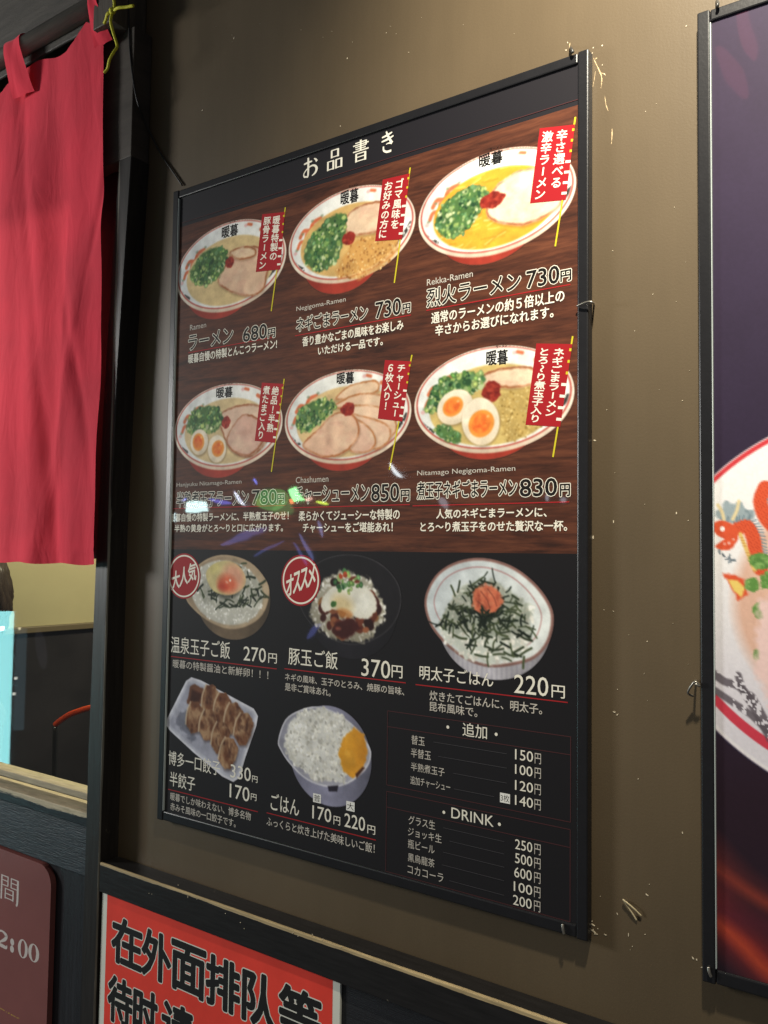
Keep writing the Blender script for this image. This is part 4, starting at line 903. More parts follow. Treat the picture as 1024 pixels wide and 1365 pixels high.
# ================================================================== WALL AND TIMBER
YW = 0.012
def wall_mat():
    m = mat('olive brown wall paint', (0.097, 0.0705, 0.041), 0.50, 0.35)
    nt = m.node_tree; b = nt.nodes['Principled BSDF']
    geo = nt.nodes.new('ShaderNodeNewGeometry')
    def noise(scale, st, det=5, ro=.6):
        mp = nt.nodes.new('ShaderNodeMapping'); mp.inputs['Scale'].default_value = st
        nt.links.new(geo.outputs['Position'], mp.inputs[0])
        n = nt.nodes.new('ShaderNodeTexNoise'); n.inputs['Scale'].default_value = scale; n.inputs['Detail'].default_value = det; n.inputs['Roughness'].default_value = ro
        nt.links.new(mp.outputs[0], n.inputs[0]); return n
    a = noise(3.2, (1, 1, .45)); c = noise(90, (1, 1, .05), 3); d = noise(420, (1, 1, 1), 2)
    def ma(op, x, y, z=None):
        k = nt.nodes.new('ShaderNodeMath'); k.operation = op
        for i, q in enumerate((x, y, z)):
            if q is None: continue
            if isinstance(q, (int, float)): k.inputs[i].default_value = q
            else: nt.links.new(q, k.inputs[i])
        return k.outputs[0]
    f = ma('MULTIPLY_ADD', a.outputs[0], .80, .53); f = ma('MULTIPLY_ADD', c.outputs[0], .10, f); f = ma('MULTIPLY_ADD', d.outputs[0], .10, f)
    f = ma('SUBTRACT', f, .03)
    v = nt.nodes.new('ShaderNodeVectorMath'); v.operation = 'SCALE'; v.inputs[0].default_value = (0.097, 0.0705, 0.041)
    nt.links.new(f, v.inputs['Scale']); nt.links.new(v.outputs[0], b.inputs['Base Color'])
    r = ma('MULTIPLY_ADD', a.outputs[0], .18, .38); nt.links.new(r, b.inputs['Roughness'])
    bp = nt.nodes.new('ShaderNodeBump'); bp.inputs['Strength'].default_value = .09; bp.inputs['Distance'].default_value = .001
    hh = ma('MULTIPLY_ADD', c.outputs[0], .5, d.outputs[0]); nt.links.new(hh, bp.inputs['Height']); nt.links.new(bp.outputs[0], b.inputs['Normal'])
    return m
WALL = wall_mat()
bm = bmesh.new()
box_bm(bm, -0.4085, 2.6, YW, YW + .1, -0.547, 1.9)
box_bm(bm, -2.6, -0.4095, YW, YW + .1, 0.497, 1.9)
tag(obj_bm('wall', bm, WALL), kind='structure')
BLK = mat('black stained timber', (0.016, 0.016, 0.019), 0.42, 0.5, var=.5, vscale=5, stretch=(30, 30, 1.2), bump=.35, bscale=40)
BLKH = mat('black stained timber board', (0.014, 0.014, 0.017), 0.45, 0.5, var=.5, vscale=5, stretch=(1.2, 20, 30), bump=.3, bscale=40)

def worn(name, base, wood, axis, edge, width, stretch, thr=.5, yedge=None):
    """dark paint rubbed through to bare wood along an arris; EDGE is the world coordinate of the arris on AXIS"""
    m = mat(name, base, .42, .32); nt = m.node_tree; b = nt.nodes['Principled BSDF']
    geo = nt.nodes.new('ShaderNodeNewGeometry'); sp = nt.nodes.new('ShaderNodeSeparateXYZ'); nt.links.new(geo.outputs['Position'], sp.inputs[0])
    def ma(op, x, y, z=None):
        k = nt.nodes.new('ShaderNodeMath'); k.operation = op
        for i, q in enumerate((x, y, z)):
            if q is None: continue
            if isinstance(q, (int, float)): k.inputs[i].default_value = q
            else: nt.links.new(q, k.inputs[i])
        return k.outputs[0]
    mp = nt.nodes.new('ShaderNodeMapping'); mp.inputs['Scale'].default_value = stretch; nt.links.new(geo.outputs['Position'], mp.inputs[0])
    n = nt.nodes.new('ShaderNodeTexNoise'); n.inputs['Scale'].default_value = 22; n.inputs['Detail'].default_value = 7; n.inputs['Roughness'].default_value = .7
    nt.links.new(mp.outputs[0], n.inputs[0])
    dist = ma('ABSOLUTE', ma('SUBTRACT', sp.outputs[axis], edge), 0)
    if yedge is not None: dist = ma('MAXIMUM', dist, ma('ABSOLUTE', ma('SUBTRACT', sp.outputs[1], yedge), 0))
    t = ma('SUBTRACT', 1.0, ma('DIVIDE', dist, width))
    k = ma('ADD', t, ma('MULTIPLY', ma('SUBTRACT', n.outputs[0], thr), 2.6))
    mr = nt.nodes.new('ShaderNodeMapRange'); mr.inputs['From Min'].default_value = .35; mr.inputs['From Max'].default_value = .55; nt.links.new(k, mr.inputs[0])
    # grain of the paint and of the wood
    n2 = nt.nodes.new('ShaderNodeTexNoise'); n2.inputs['Scale'].default_value = 160; n2.inputs['Detail'].default_value = 4; nt.links.new(mp.outputs[0], n2.inputs[0])
    g = ma('MULTIPLY_ADD', n2.outputs[0], 1.1, .45)
    def sc(col):
        v = nt.nodes.new('ShaderNodeVectorMath'); v.operation = 'SCALE'; v.inputs[0].default_value = col; nt.links.new(g, v.inputs['Scale']); return v.outputs[0]
    mx = nt.nodes.new('ShaderNodeMix'); mx.data_type = 'RGBA'
    nt.links.new(mr.outputs[0], mx.inputs[0]); nt.links.new(sc(base), mx.inputs[6]); nt.links.new(sc(wood), mx.inputs[7])
    nt.links.new(mx.outputs[2], b.inputs['Base Color'])
    mp3 = nt.nodes.new('ShaderNodeMapping'); mp3.inputs['Scale'].default_value = (1.0, 1.0, 1.0) if axis == 2 else (1.0, 1.0, .3); mp3.inputs['Rotation'].default_value = (.3, .7, .2); nt.links.new(geo.outputs['Position'], mp3.inputs[0])
    n3 = nt.nodes.new('ShaderNodeTexNoise'); n3.inputs['Scale'].default_value = 75; n3.inputs['Detail'].default_value = 5; n3.inputs['Roughness'].default_value = .75; n3.inputs['Distortion'].default_value = 1.2; nt.links.new(mp3.outputs[0], n3.inputs[0])
    mr3 = nt.nodes.new('ShaderNodeMapRange'); mr3.inputs[1].default_value = .68; mr3.inputs[2].default_value = .74; mr3.inputs[4].default_value = .55; nt.links.new(n3.outputs[0], mr3.inputs[0])
    mx3 = nt.nodes.new('ShaderNodeMix'); mx3.data_type = 'RGBA'; nt.links.new(mr3.outputs[0], mx3.inputs[0]); nt.links.new(mx.outputs[2], mx3.inputs[6]); mx3.inputs[7].default_value = (.16, .14, .11, 1)
    nt.links.new(mx3.outputs[2], b.inputs['Base Color'])
    ro = ma('MULTIPLY_ADD', mr.outputs[0], .3, .42); nt.links.new(ro, b.inputs['Roughness'])
    bp = nt.nodes.new('ShaderNodeBump'); bp.inputs['Strength'].default_value = .4; bp.inputs['Distance'].default_value = .001
    hh = ma('SUBTRACT', n2.outputs[0], mr.outputs[0]); nt.links.new(hh, bp.inputs['Height']); nt.links.new(bp.outputs[0], b.inputs['Normal'])
    return m

# timber post between the window and the wall: leans a little, front arris rubbed pale
PM = worn('worn post paint', (0.022, 0.019, 0.017), (0.17, 0.16, 0.13), 0, -0.3995, .0030, (1, 1, .10), .52, -.0195)
bm = bmesh.new()
prof = [(-1.35, -0.4305, -0.4015), (-0.63, -0.4305, -0.4003), (-0.54, -0.43, -0.3996), (-0.355, -0.4303, -0.3988), (-0.035, -0.4256, -0.3983), (0.2, -0.417, -0.39), (0.4965, -0.4005, -0.373)]
rows = []
for z, xl, xr in prof:
    rows.append([bm.verts.new(c) for c in ((xl, -.020, z), (xr - .0012, -.020, z), (xr, -.0188, z), (xr, .03, z), (xr, .08, z), (xl, .08, z))])
for a, b in zip(rows, rows[1:]):
    for k in range(6): bm.faces.new((a[k], a[(k + 1) % 6], b[(k + 1) % 6], b[k]))
bm.faces.new(rows[0][::-1]); bm.faces.new(rows[-1])
bmesh.ops.recalc_face_normals(bm, faces=bm.faces[:])
tag(obj_bm('timber_post', bm, PM), 'dark timber post with a worn front edge between the window and the wall', 'post')

# rail under the wall, bare wood showing along its top front edge
RM = worn('worn rail paint', (0.014, 0.013, 0.013), (0.42, 0.32, 0.17), 2, -0.5080, .0036, (.16, 1, 1.2), .44, -.0195)
bm = bmesh.new(); box_bm(bm, -0.3975, 2.6, -.020, YW - .001, -0.5470, -0.5070, .0012)
tag(obj_bm('timber_rail', bm, RM), 'long black timber rail with a bare wood edge below the menu board', 'rail')
# board wall below the rail
bm = bmesh.new(); box_bm(bm, -0.3965, 2.6, -.012, .05, -1.35, -0.5475)
tag(obj_bm('lower_wall', bm, BLKH), kind='structure')

# ------------------------------------------------------------------ window left of the post
win = empty('shop_window', (-0.9, .03, -0.47), 'shop window of dark glass over a chipped pale sill beneath the red curtain', 'window')
SM = worn('worn sill paint', (0.03, 0.03, 0.03), (0.36, 0.31, 0.21), 2, -0.4330, .009, (.16, 1, 1.6), .45)
SM2 = worn('chipped sill paint', (0.012, 0.014, 0.018), (0.46, 0.40, 0.27), 2, -0.4530, .0105, (.22, 1, 1.4), .47)
box('sash_rail', -2.4, -0.4315, .006, .034, -0.4400, -0.4298, SM, win, .0015)
box('window_sill', -2.4, -0.4315, -.006, .034, -0.4720, -0.4525, SM2, win, .0015)
AP = mat('blue black painted board', (0.017, 0.022, 0.029), .5, .5, var=.55, vscale=4, stretch=(1, 6, 14), bump=.45, bscale=55)
box('apron_board', -2.4, -0.4315, -.002, .034, -0.5450, -0.4724, AP, win, .001)
def glass_mat():
    m = bpy.data.materials.new('window glass'); m.use_nodes = True; nt = m.node_tree; nt.nodes.clear()
    o = nt.nodes.new('ShaderNodeOutputMaterial'); mix = nt.nodes.new('ShaderNodeMixShader'); tr = nt.nodes.new('ShaderNodeBsdfTransparent'); gl = nt.nodes.new('ShaderNodeBsdfGlossy')
    tr.inputs[0].default_value = (.86, .90, .90, 1); gl.inputs['Roughness'].default_value = .02
    fr = nt.nodes.new('ShaderNodeFresnel'); fr.inputs[0].default_value = 1.5
    nt.links.new(fr.outputs[0], mix.inputs[0]); nt.links.new(tr.outputs[0], mix.inputs[1]); nt.links.new(gl.outputs[0], mix.inputs[2]); nt.links.new(mix.outputs[0], o.inputs[0])
    return m
box('head_board', -2.4, -.3735, -.0205, YW - .001, .4968, .690, mat('brown painted board', (.056, .046, .038), .6, .25, var=.4, vscale=4, stretch=(1, 1, 6), bump=.15, bscale=80), win, .001)
box('jamb_board', -.520, -.4312, .001, .019, -.084, .4966, mat('dark plum board', (.016, .012, .015), .5, .4, var=.3, vscale=6), win, .001)
bm = bmesh.new(); vs = [bm.verts.new(c) for c in ((-2.4, .02, -.4402), (-.4312, .02, -.4402), (-.4312, .02, .4968), (-2.4, .02, .4968))]; bm.faces.new(vs)
obj_bm('pane', bm, glass_mat(), win)
# board below the window, behind the hours sign
bm = bmesh.new(); box_bm(bm, -2.4, -0.4315, .006, .034, -1.35, -0.5455)
tag(obj_bm('lower_wall', bm, BLK), kind='structure')

# ------------------------------------------------------------------ lintel beam, rod, curtain
BM = mat('old grey brown timber', (0.060, 0.052, 0.043), .6, .4, var=.4, vscale=4, stretch=(2, 2, 30), bump=.4, bscale=50)
beam = bmesh.new(); box_bm(beam, -2.6, -0.3877 - .046, -.026, -.0212, 0.7181, 0.6887 + .30, .0015)
tag(obj_bm('lintel_beam', beam, BM), 'grey timber beam above the curtain rod ending beside the yellow string', 'beam')
blk = bmesh.new(); box_bm(blk, -0.3877 - .045, -0.3877, -0.0485, YW - .001, 0.6887, 0.6887 + .30, .0015)
tag(obj_bm('beam_bracket', blk, mat('brown bracket timber', (.075, .062, .048), .6, .4, var=.4, vscale=5, stretch=(8, 8, 1), bump=.4, bscale=50)), 'brown timber block at the wall end of the curtain pole', 'bracket')
GB = mat('grey board', (0.05, 0.05, 0.053), .55, .4, var=.3, vscale=4, stretch=(1, 1, 12))
RODM = mat('weathered round pole', (0.34, 0.31, 0.26), .5, .4, var=.35, vscale=6, stretch=(1, 12, 12), bump=.3, bscale=60)
rz = 0.7410; ry = -0.035
bm = bmesh.new(); tube_bm(bm, [(-2.4, ry, rz), (-1.2, ry, rz), (-0.4073, ry, rz)], .0135, 20)
tag(obj_bm('curtain_rod', bm, RODM, None, True), 'round weathered wooden pole carrying the red curtain', 'rod')

cur = empty('noren_curtain', (-0.65, -.035, .66), 'plain red cloth shop curtain hung by tabs from a wooden pole', 'curtain')
def cloth_mat():
    m = mat('red cotton', lin((224, 48, 70)), .85, .15, sheen=.15)
    nt = m.node_tree; b = nt.nodes['Principled BSDF']; geo = nt.nodes.new('ShaderNodeNewGeometry')
    v = nt.nodes.new('ShaderNodeTexVoronoi'); v.inputs['Scale'].default_value = 1500
    nt.links.new(geo.outputs['Position'], v.inputs['Vector'])
    n = nt.nodes.new('ShaderNodeTexNoise'); n.inputs['Scale'].default_value = 9; n.inputs['Detail'].default_value = 4; nt.links.new(geo.outputs['Position'], n.inputs[0])
    mr = nt.nodes.new('ShaderNodeMapRange'); mr.inputs[1].default_value = .3; mr.inputs[2].default_value = .7; mr.inputs[3].default_value = .86; mr.inputs[4].default_value = 1.12; nt.links.new(n.outputs[0], mr.inputs[0])
    s = nt.nodes.new('ShaderNodeVectorMath'); s.operation = 'SCALE'; s.inputs[0].default_value = lin((224, 48, 70)); nt.links.new(mr.outputs[0], s.inputs['Scale']); nt.links.new(s.outputs[0], b.inputs['Base Color'])
    bp = nt.nodes.new('ShaderNodeBump'); bp.inputs['Strength'].default_value = .25; bp.inputs['Distance'].default_value = .0005; nt.links.new(v.outputs['Distance'], bp.inputs['Height'])
    n2 = nt.nodes.new('ShaderNodeTexNoise'); n2.inputs['Scale'].default_value = 16; n2.inputs['Detail'].default_value = 4; n2.inputs['Distortion'].default_value = .8
    mp = nt.nodes.new('ShaderNodeMapping'); mp.inputs['Scale'].default_value = (1.6, 1, .55); nt.links.new(geo.outputs['Position'], mp.inputs[0]); nt.links.new(mp.outputs[0], n2.inputs[0])
    bp2 = nt.nodes.new('ShaderNodeBump'); bp2.inputs['Strength'].default_value = .5; bp2.inputs['Distance'].default_value = .006; nt.links.new(n2.outputs[0], bp2.inputs['Height']); nt.links.new(bp.outputs[0], bp2.inputs['Normal'])
    nt.links.new(bp2.outputs[0], b.inputs['Normal'])
    o = [n_ for n_ in nt.nodes if n_.type == 'OUTPUT_MATERIAL'][0]; tr = nt.nodes.new('ShaderNodeBsdfTranslucent'); mx = nt.nodes.new('ShaderNodeMixShader')
    mx.inputs[0].default_value = .07; tr.inputs[0].default_value = (.86, .09, .16, 1)
    nt.links.new(b.outputs[0], mx.inputs[1]); nt.links.new(tr.outputs[0], mx.inputs[2]); nt.links.new(mx.outputs[0], o.inputs[0])
    return m
CLOTH = cloth_mat()
redge = [(-0.0889, -0.4086), (0.1805, -0.413), (0.3573, -0.4188), (0.5144, -0.4219), (0.6178, -0.4276), (0.6758, -0.4304)]      # right selvage (z, x) from the hem up
topz = [(-1.6, 0.6770), (-.9, 0.6820), (-0.7757, 0.6953), (-0.7064, 0.6883), (-0.6893, 0.6984), (-0.6406, 0.713), (-0.6112, 0.7108), (-0.5804, 0.7054), (-0.5503, 0.699), (-0.5172, 0.6938), (-0.4968, 0.701), (-0.4808, 0.7142), (-0.4703, 0.7245), (-0.4517, 0.7132), (-0.4296, 0.6961)]        # upper hem (x, z)
hemz = -0.0920
bm = bmesh.new()
NX, NZ = 150, 150
def fold(x, z):
    k = (z - hemz) / .7
    y = .0045 * math.sin(x * 34 + .9 * math.sin(z * 3.1)) * (1.1 - .7 * k) + .003 * math.sin(x * 71 + 1.3 + z * 2) * (1 - .5 * k)
    y += .0035 * math.sin((x + .55 * z) * 22 + 1) * k + .002 * math.sin(x * 19 - z * 17)
    y += .004 * math.exp(-((x + .47 + .30 * (z - .18)) / .012) ** 2) * math.exp(-((z - .2) / .16) ** 2) - .004 * math.exp(-((x + .52 - .22 * (z - .1)) / .014) ** 2) * math.exp(-((z - .12) / .2) ** 2) + .0035 * math.exp(-((x + .43 - .35 * (z - .42)) / .010) ** 2) * math.exp(-((z - .45) / .1) ** 2) + .003 * math.exp(-((x + .585 + .18 * (z - .3)) / .012) ** 2)
    y += .006 * math.exp(-((x + .375 + .02 * k) / .008) ** 2)
    y -= .0012 * math.exp(-((z - hemz - .020) / .0022) ** 2)
    return y
grid = []
for i in range(NX + 1):
    col = []
    for j in range(NZ + 1):
        t = j / NZ
        # columns follow the selvage on the right
        xr_h = np.interp(hemz + t * .72, [a for a, _ in redge], [b for _, b in redge])
        s = i / NX; x = -1.5 + (xr_h + 1.5) * (1 - (1 - s) ** 1.6)
        zt = float(np.interp(x, [a for a, _ in topz], [b for _, b in topz]))
        z = hemz + .0012 * math.sin(x * 60) + (zt - hemz) * t
        x += .0012 * math.sin(z * 40 + 1) * s
        col.append(bm.verts.new((x, -.030 + fold(x, z), z)))
    grid.append(col)
for i in range(NX):
    for j in range(NZ): bm.faces.new((grid[i][j], grid[i + 1][j], grid[i + 1][j + 1], grid[i][j + 1]))
obj_bm('cloth', bm, CLOTH, cur, True)
def tab(xa, xb, xa2, xb2, zlow, skew):
    """cloth loop over the pole: down the front, over the top, down the back; lower end sewn to the cloth"""
    bm = bmesh.new(); rows = []
    n = 26
    for i in range(n + 1):
        t = i / n
        if t < .45:
            q = t / .45; z = zlow + (rz - zlow) * q; y = -.0335 + (ry - .0152 + .0335) * min(1, q * 1.15) ** .8 - .0012 * math.sin(q * 3.1)
        else:
            a = (t - .45) / .55 * math.pi; z = rz + .0152 * math.sin(a); y = ry - .0152 * math.cos(a)
        q = min(1, t / .45)
        l = xa + (xa2 - xa) * q; r = xb + (xb2 - xb) * q
        rows.append([bm.verts.new((l + (r - l) * k / 6, y + .0012 * math.sin(k * 1.2 + i * .3), z + skew * (k / 6 - .5) * (1 - q))) for k in range(7)])
    for a, b in zip(rows, rows[1:]):
        for k in range(6): bm.faces.new((a[k], a[k + 1], b[k + 1], b[k]))
    obj_bm('hanging_tab', bm, CLOTH, cur, True)
tab(-0.661, -0.6019, -0.6649, -0.6204, 0.6601, -0.0048)
tab(-0.4459, -0.4076, -0.445, -0.4274, 0.6724, 0.0048)
tab(-.83, -.78, -.83, -.78, 0.6634, 0)
# yellow string tied round the pole
st = mat('yellow cord', lin((206, 202, 52)), .6, .3, bump=.4, bscale=900)
K = [[(-0.3721, 0.6898), (-0.3572, 0.6875), (-0.3441, 0.6859), (-0.3312, 0.6843)], [(-0.3738, 0.6893), (-0.3804, 0.6873), (-0.3887, 0.6849), (-0.3953, 0.6818)], [(-0.3652, 0.7189), (-0.368, 0.7091), (-0.3709, 0.6992), (-0.3739, 0.6915)], [(-0.3737, 0.6882), (-0.3731, 0.6737), (-0.3706, 0.6565), (-0.3648, 0.6381), (-0.366, 0.6277), (-0.3738, 0.6184), (-0.3836, 0.6118), (-0.3909, 0.6076)]]
yy = ry - .024
knot = bmesh.new()
def path3(pts, dy=0): return [(x, yy + dy - .003 * math.sin(i * 1.7), z) for i, (x, z) in enumerate(pts)]
string = empty('yellow_string', (K[0][0][0], yy, K[0][0][1]), 'bright yellow string knotted at the end of the curtain pole', 'string')
for pts, w in zip(K, (.0021, .0022, .0021, .0020)):
    tube('loose_end', path3(pts), w, st, string, 8)
bmesh.ops.create_icosphere(knot, subdivisions=3, radius=.0045)
for v in knot.verts: v.co = v.co * (1 + .18 * math.sin(v.co.x * 1800) * math.sin(v.co.z * 1500)) + Vector((-0.373, yy - .001, 0.6901))
obj_bm('knot', knot, st, string, True)
cabm = mat('dark cable', (.012, .011, .011), .5, .4)
tag(tube('cable', [(-0.3909, -0.022, 0.757), (-0.3849, -0.022, 0.6981), (-0.3795, -0.0218, 0.6457), (-0.3656, -0.02, 0.5808), (-0.3706, 0.004, 0.5506), (-0.3452, 0.009, 0.5053), (-0.3191, 0.0098, 0.4723), (-0.2978, 0.0098, 0.4462)], .0012, cabm, None, 8), 'thin dark cable running down the wall to the menu board corner', 'cable')

# ------------------------------------------------------------------ red notice under the rail
notice = empty('red_notice', (-.2, -.012, -.75), 'red notice with large black Chinese characters below the worn rail', 'notice')
N = Sheet(0, 0, -0.0160)
GW = mat('grey white paper', lin((226, 226, 214)), .6, .3, var=.06, vscale=20)
RD = mat('red paper', lin((238, 70, 56)), .55, .3, var=.10, vscale=18)
BK = mat('black print', (.014, .014, .014), .5, .3)
nx0, nx1, nz1 = -0.3962, 0.0245, -0.5417
box('sheet', nx0, nx1, -.0155, -.0122, nz1 - .42, nz1, GW, notice, .0005)
P = Print(N, .0, .03); P.d = -.40
P.rect((nx0 + .0115) * 1000, -(nz1 - .0035) * 1000, (nx1 - .0105) * 1000, -(nz1 - .415) * 1000, RD)
P.build('red_field', notice)
GWI = mat('pale outline print', lin((226, 226, 214)), .5, .3)
P = Print(N, .0, .02); P.d = -.34
def bigtext(chars, cells, off):
    for ch, (x0, zt, x1, zb) in zip(chars, cells):
        v, f = glyphs(ch, 0.0); lo, hi = v.min(0), v.max(0)
        for o, m, ly in ((off + 1.35, GWI, 0), (off, BK, .06)):
            vv, ff = glyphs(ch)
            q = [((x0 + (a - lo[0]) / (hi[0] - lo[0]) * (x1 - x0)) * 1000, -(zb + (b - lo[1]) / (hi[1] - lo[1]) * (zt - zb)) * 1000) for a, b in vv]
            d_ = P.d; P.d += ly; P.bold(q, ff, m, o, 16); P.d = d_
bigtext('在外面排队等', [(-0.3713, -0.5745, -0.3106, -0.6335), (-0.3081, -0.5745, -0.2533, -0.6335), (-0.25, -0.5745, -0.1889, -0.6335), (-0.1857, -0.5745, -0.1297, -0.6335), (-0.123, -0.5745, -0.0708, -0.6335), (-0.064, -0.5745, -0.0027, -0.6335)], 2.1)
bigtext('待时请', [(-0.3759, -0.6546, -0.3268, -0.7136), (-0.3223, -0.6546, -0.2768, -0.7136), (-0.2651, -0.6546, -0.2087, -0.7136)], 2.1)
P.build('lettering', notice)

# ------------------------------------------------------------------ opening hours plate
hours = empty('hours_sign', (-.7, .004, -.9), 'dusky pink opening hours plate with rounded corners below the window', 'sign')
PK = mat('dusky pink plate', lin((128, 76, 72)), .35, .5, var=.10, vscale=8)
sx1, sz1, sr = -0.5324, -0.5488, .030
bm = bmesh.new(); ring = []
for cx_, cz_, a0 in ((sx1 - sr, sz1 - sr, 0), (-1.15 + sr, sz1 - sr, 90), (-1.15 + sr, -1.02 + sr, 180), (sx1 - sr, -1.02 + sr, 270)):
    for k in range(9):
        a = math.radians(a0 + 90 * k / 8); ring.append((cx_ + sr * math.cos(a), cz_ + sr * math.sin(a)))
f = bm.faces.new([bm.verts.new((x, -.004, z)) for x, z in ring])
r = bmesh.ops.extrude_face_region(bm, geom=[f]); bmesh.ops.translate(bm, verts=[v for v in r['geom'] if isinstance(v, bmesh.types.BMVert)], vec=(0, .009, 0))
bmesh.ops.recalc_face_normals(bm, faces=bm.faces[:]); obj_bm('plate', bm, PK, hours)
P = Print(Sheet(0, 0, -.004), .05, .02)
SG = mat('pale grey print', lin((200, 190, 184)), .5, .3); YG = mat('ochre print', lin((176, 140, 70)), .5, .3)
def cellmap(x0, zt, x1, zb): return lambda x, y: ((x0 + x * (x1 - x0)) * 1000, -(zt + y * (zb - zt)) * 1000)
c = cellmap(*(-0.6654, -0.5862, -0.6143, -0.6251)); wv = ((-0.6654, -0.5862, -0.6143, -0.6251))[2] - ((-0.6654, -0.5862, -0.6143, -0.6251))[0]; wv *= 1000
for pts, ws in (([(.06, .03), (.06, 1.0)], (.08, .08)), ([(.40, .04), (.40, .42)], (.06, .06)), ([(.06, .05), (.42, .05)], (.035, .035)), ([(.06, .22), (.42, .22)], (.03, .03)), ([(.06, .41), (.42, .41)], (.03, .03)),
                ([(.93, .03), (.93, .9), (.86, 1.0)], (.10, .10, .06)), ([(.58, .04), (.58, .42)], (.06, .06)), ([(.56, .05), (.95, .05)], (.035, .035)), ([(.58, .22), (.93, .22)], (.03, .03)), ([(.58, .41), (.93, .41)], (.03, .03)),
                ([(.28, .50), (.28, .92)], (.06, .06)), ([(.70, .50), (.70, .92)], (.07, .07)), ([(.28, .52), (.72, .52)], (.03, .03)), ([(.28, .70), (.72, .70)], (.03, .03)), ([(.28, .88), (.72, .88)], (.03, .03))):
    P.ribbon([c(*p) for p in pts], [w * wv for w in ws], SG)
P.build('kanji_lettering', hours); P = Print(Sheet(0, 0, -.004), .05, .02)
for (x0, zt, x1, zb), kind in [((-0.6121, -0.6717, -0.5861, -0.6996), '0'), ((-0.5845, -0.6707, -0.5565, -0.6975), '0'), ((-0.6331, -0.6772, -0.6225, -0.6985), ':'), ((-0.67, -0.6739, -0.6412, -0.6972), '2')]:
    c = cellmap(x0, zt, x1, zb); wv = (x1 - x0) * 1000; hv = (zt - zb) * 1000
    if kind == '0':
        m_ = c(.5, .5); P.ring(m_, (wv * .5, hv * .5), (wv * .22, hv * .45), SG)
    elif kind == ':':
        for y in (.28, .78): P.ring(c(.5, y), (wv * .5, wv * .5), (.01, .01), SG, 20)
    else:
        P.ribbon([c(*p) for p in ((.08, .30), (.12, .10), (.5, .0), (.88, .18), (.80, .42), (.40, .70), (.05, .94))], [wv * w for w in (.16, .12, .10, .24, .22, .12, .08)], SG)
        P.ribbon([c(*p) for p in ((.04, .95), (.5, .95), (.92, .95), (.97, .78))], [wv * w for w in (.14, .2, .16, .06)], SG)
P.build('time_lettering', hours); P = Print(Sheet(0, 0, -.004), .05, .02)
(x0, zt), (x1, zb) = ((-0.6565, -0.7906), (-0.6019, -0.7927))
P.text('o.jp/', (x0 * 1000, -zb * 1000), (x1 * 1000, -zb * 1000), (x0 * 1000, -zt * 1000), YG, .3)
P.build('address_lettering', hours)

# ------------------------------------------------------------------ inside the shop
TAN = mat('tan plaster', (.36, .32, .185), .7, .3, var=.06, vscale=6, bump=.1, bscale=120)
WAIN = mat('dark wainscot', (.020, .018, .020), .35, .5, var=.4, vscale=5)
tz = -0.2992
bm = bmesh.new(); box_bm(bm, -1.65, -1.50, .112, 4, tz + .0175, 1.8); tag(obj_bm('room_wall', bm, TAN), kind='structure')
bm = bmesh.new(); box_bm(bm, -1.65, -1.495, .112, 4, -1.35, tz); tag(obj_bm('wainscot', bm, WAIN), kind='structure')
TR = mat('brown trim', (.11, .085, .05), .5, .4)
bm = bmesh.new(); box_bm(bm, -1.65, -1.485, .112, 4, tz + .0005, tz + .017, .002); tag(obj_bm('wall_trim', bm, TR), kind='structure')
bm = bmesh.new(); box_bm(bm, -1.65, .6, 3.99, 4.05, -1.35, 1.8); tag(obj_bm('back_wall', bm, WAIN), kind='structure')
bm = bmesh.new(); box_bm(bm, -1.65, .6, .112, 4, -1.40, -1.355); tag(obj_bm('floor', bm, WAIN), kind='structure')

# chair with an orange back hoop
CH = mat('orange varnish', lin((214, 70, 28)), .3, .5)
chair = empty('chair', (-0.9730, .36, -1.35), 'chair with a bright orange curved back seen through the dark window', 'chair')
tube('back_hoop', [(-1.0694, 0.36, -0.4607), (-1.0533, 0.36, -0.4504), (-1.0213, 0.36, -0.4335), (-0.9871, 0.36, -0.4213), (-0.9407, 0.36, -0.408), (-0.873, 0.36, -0.3972), (-0.8007, 0.36, -0.3966)], .0062, CH, chair, 12)
DKM = mat('dark chair metal', (.02, .02, .02), .3, .5)
cx0 = -0.9730
box('seat', cx0 - .16, cx0 + .24, .32, .70, -.93, -.90, DKM, chair, .01)
for dx in (-.14, .22):
    for yv in (.34, .68): tube('leg', [(cx0 + dx, yv, -1.355), (cx0 + dx, yv, -1.1), (cx0 + dx, yv, -.93)], .011, DKM, chair, 10)
tube('back_post', [(-1.0694, 0.36, -0.4607), (-1.0734, 0.365, -0.6107), (-1.0694, 0.37, -0.91)], .006, DKM, chair, 10)
tube('back_post', [(-0.8007, 0.36, -0.3966), (-0.8047, 0.365, -0.5466), (-0.8007, 0.37, -0.91)], .006, DKM, chair, 10)

# person inside, head and hair just reaching under the curtain
hx, hy, hz = (-1.4433, 0.3, -0.1578)
me = bpy.data.meshes.new('person')
J = [(hx, hy, hz - .78), (hx, hy, hz - .55), (hx, hy, hz - .30), (hx, hy, hz - .20), (hx, hy, hz - .12), (hx, hy + .01, hz), (hx, hy + .005, hz + .07),
     (hx - .17, hy, hz - .30), (hx - .22, hy - .03, hz - .56), (hx - .17, hy - .22, hz - .72), (hx + .17, hy, hz - .30), (hx + .22, hy - .03, hz - .56), (hx + .17, hy - .22, hz - .72),
     (hx - .10, hy, hz - .86), (hx - .11, hy - .03, hz - 1.16), (hx - .11, hy, hz - 1.55), (hx + .10, hy, hz - .86), (hx + .11, hy - .03, hz - 1.16), (hx + .11, hy, hz - 1.55)]
Ed = [(0, 1), (1, 2), (2, 3), (3, 4), (4, 5), (5, 6), (2, 7), (7, 8), (8, 9), (2, 10), (10, 11), (11, 12), (0, 13), (13, 14), (14, 15), (0, 16), (16, 17), (17, 18)]
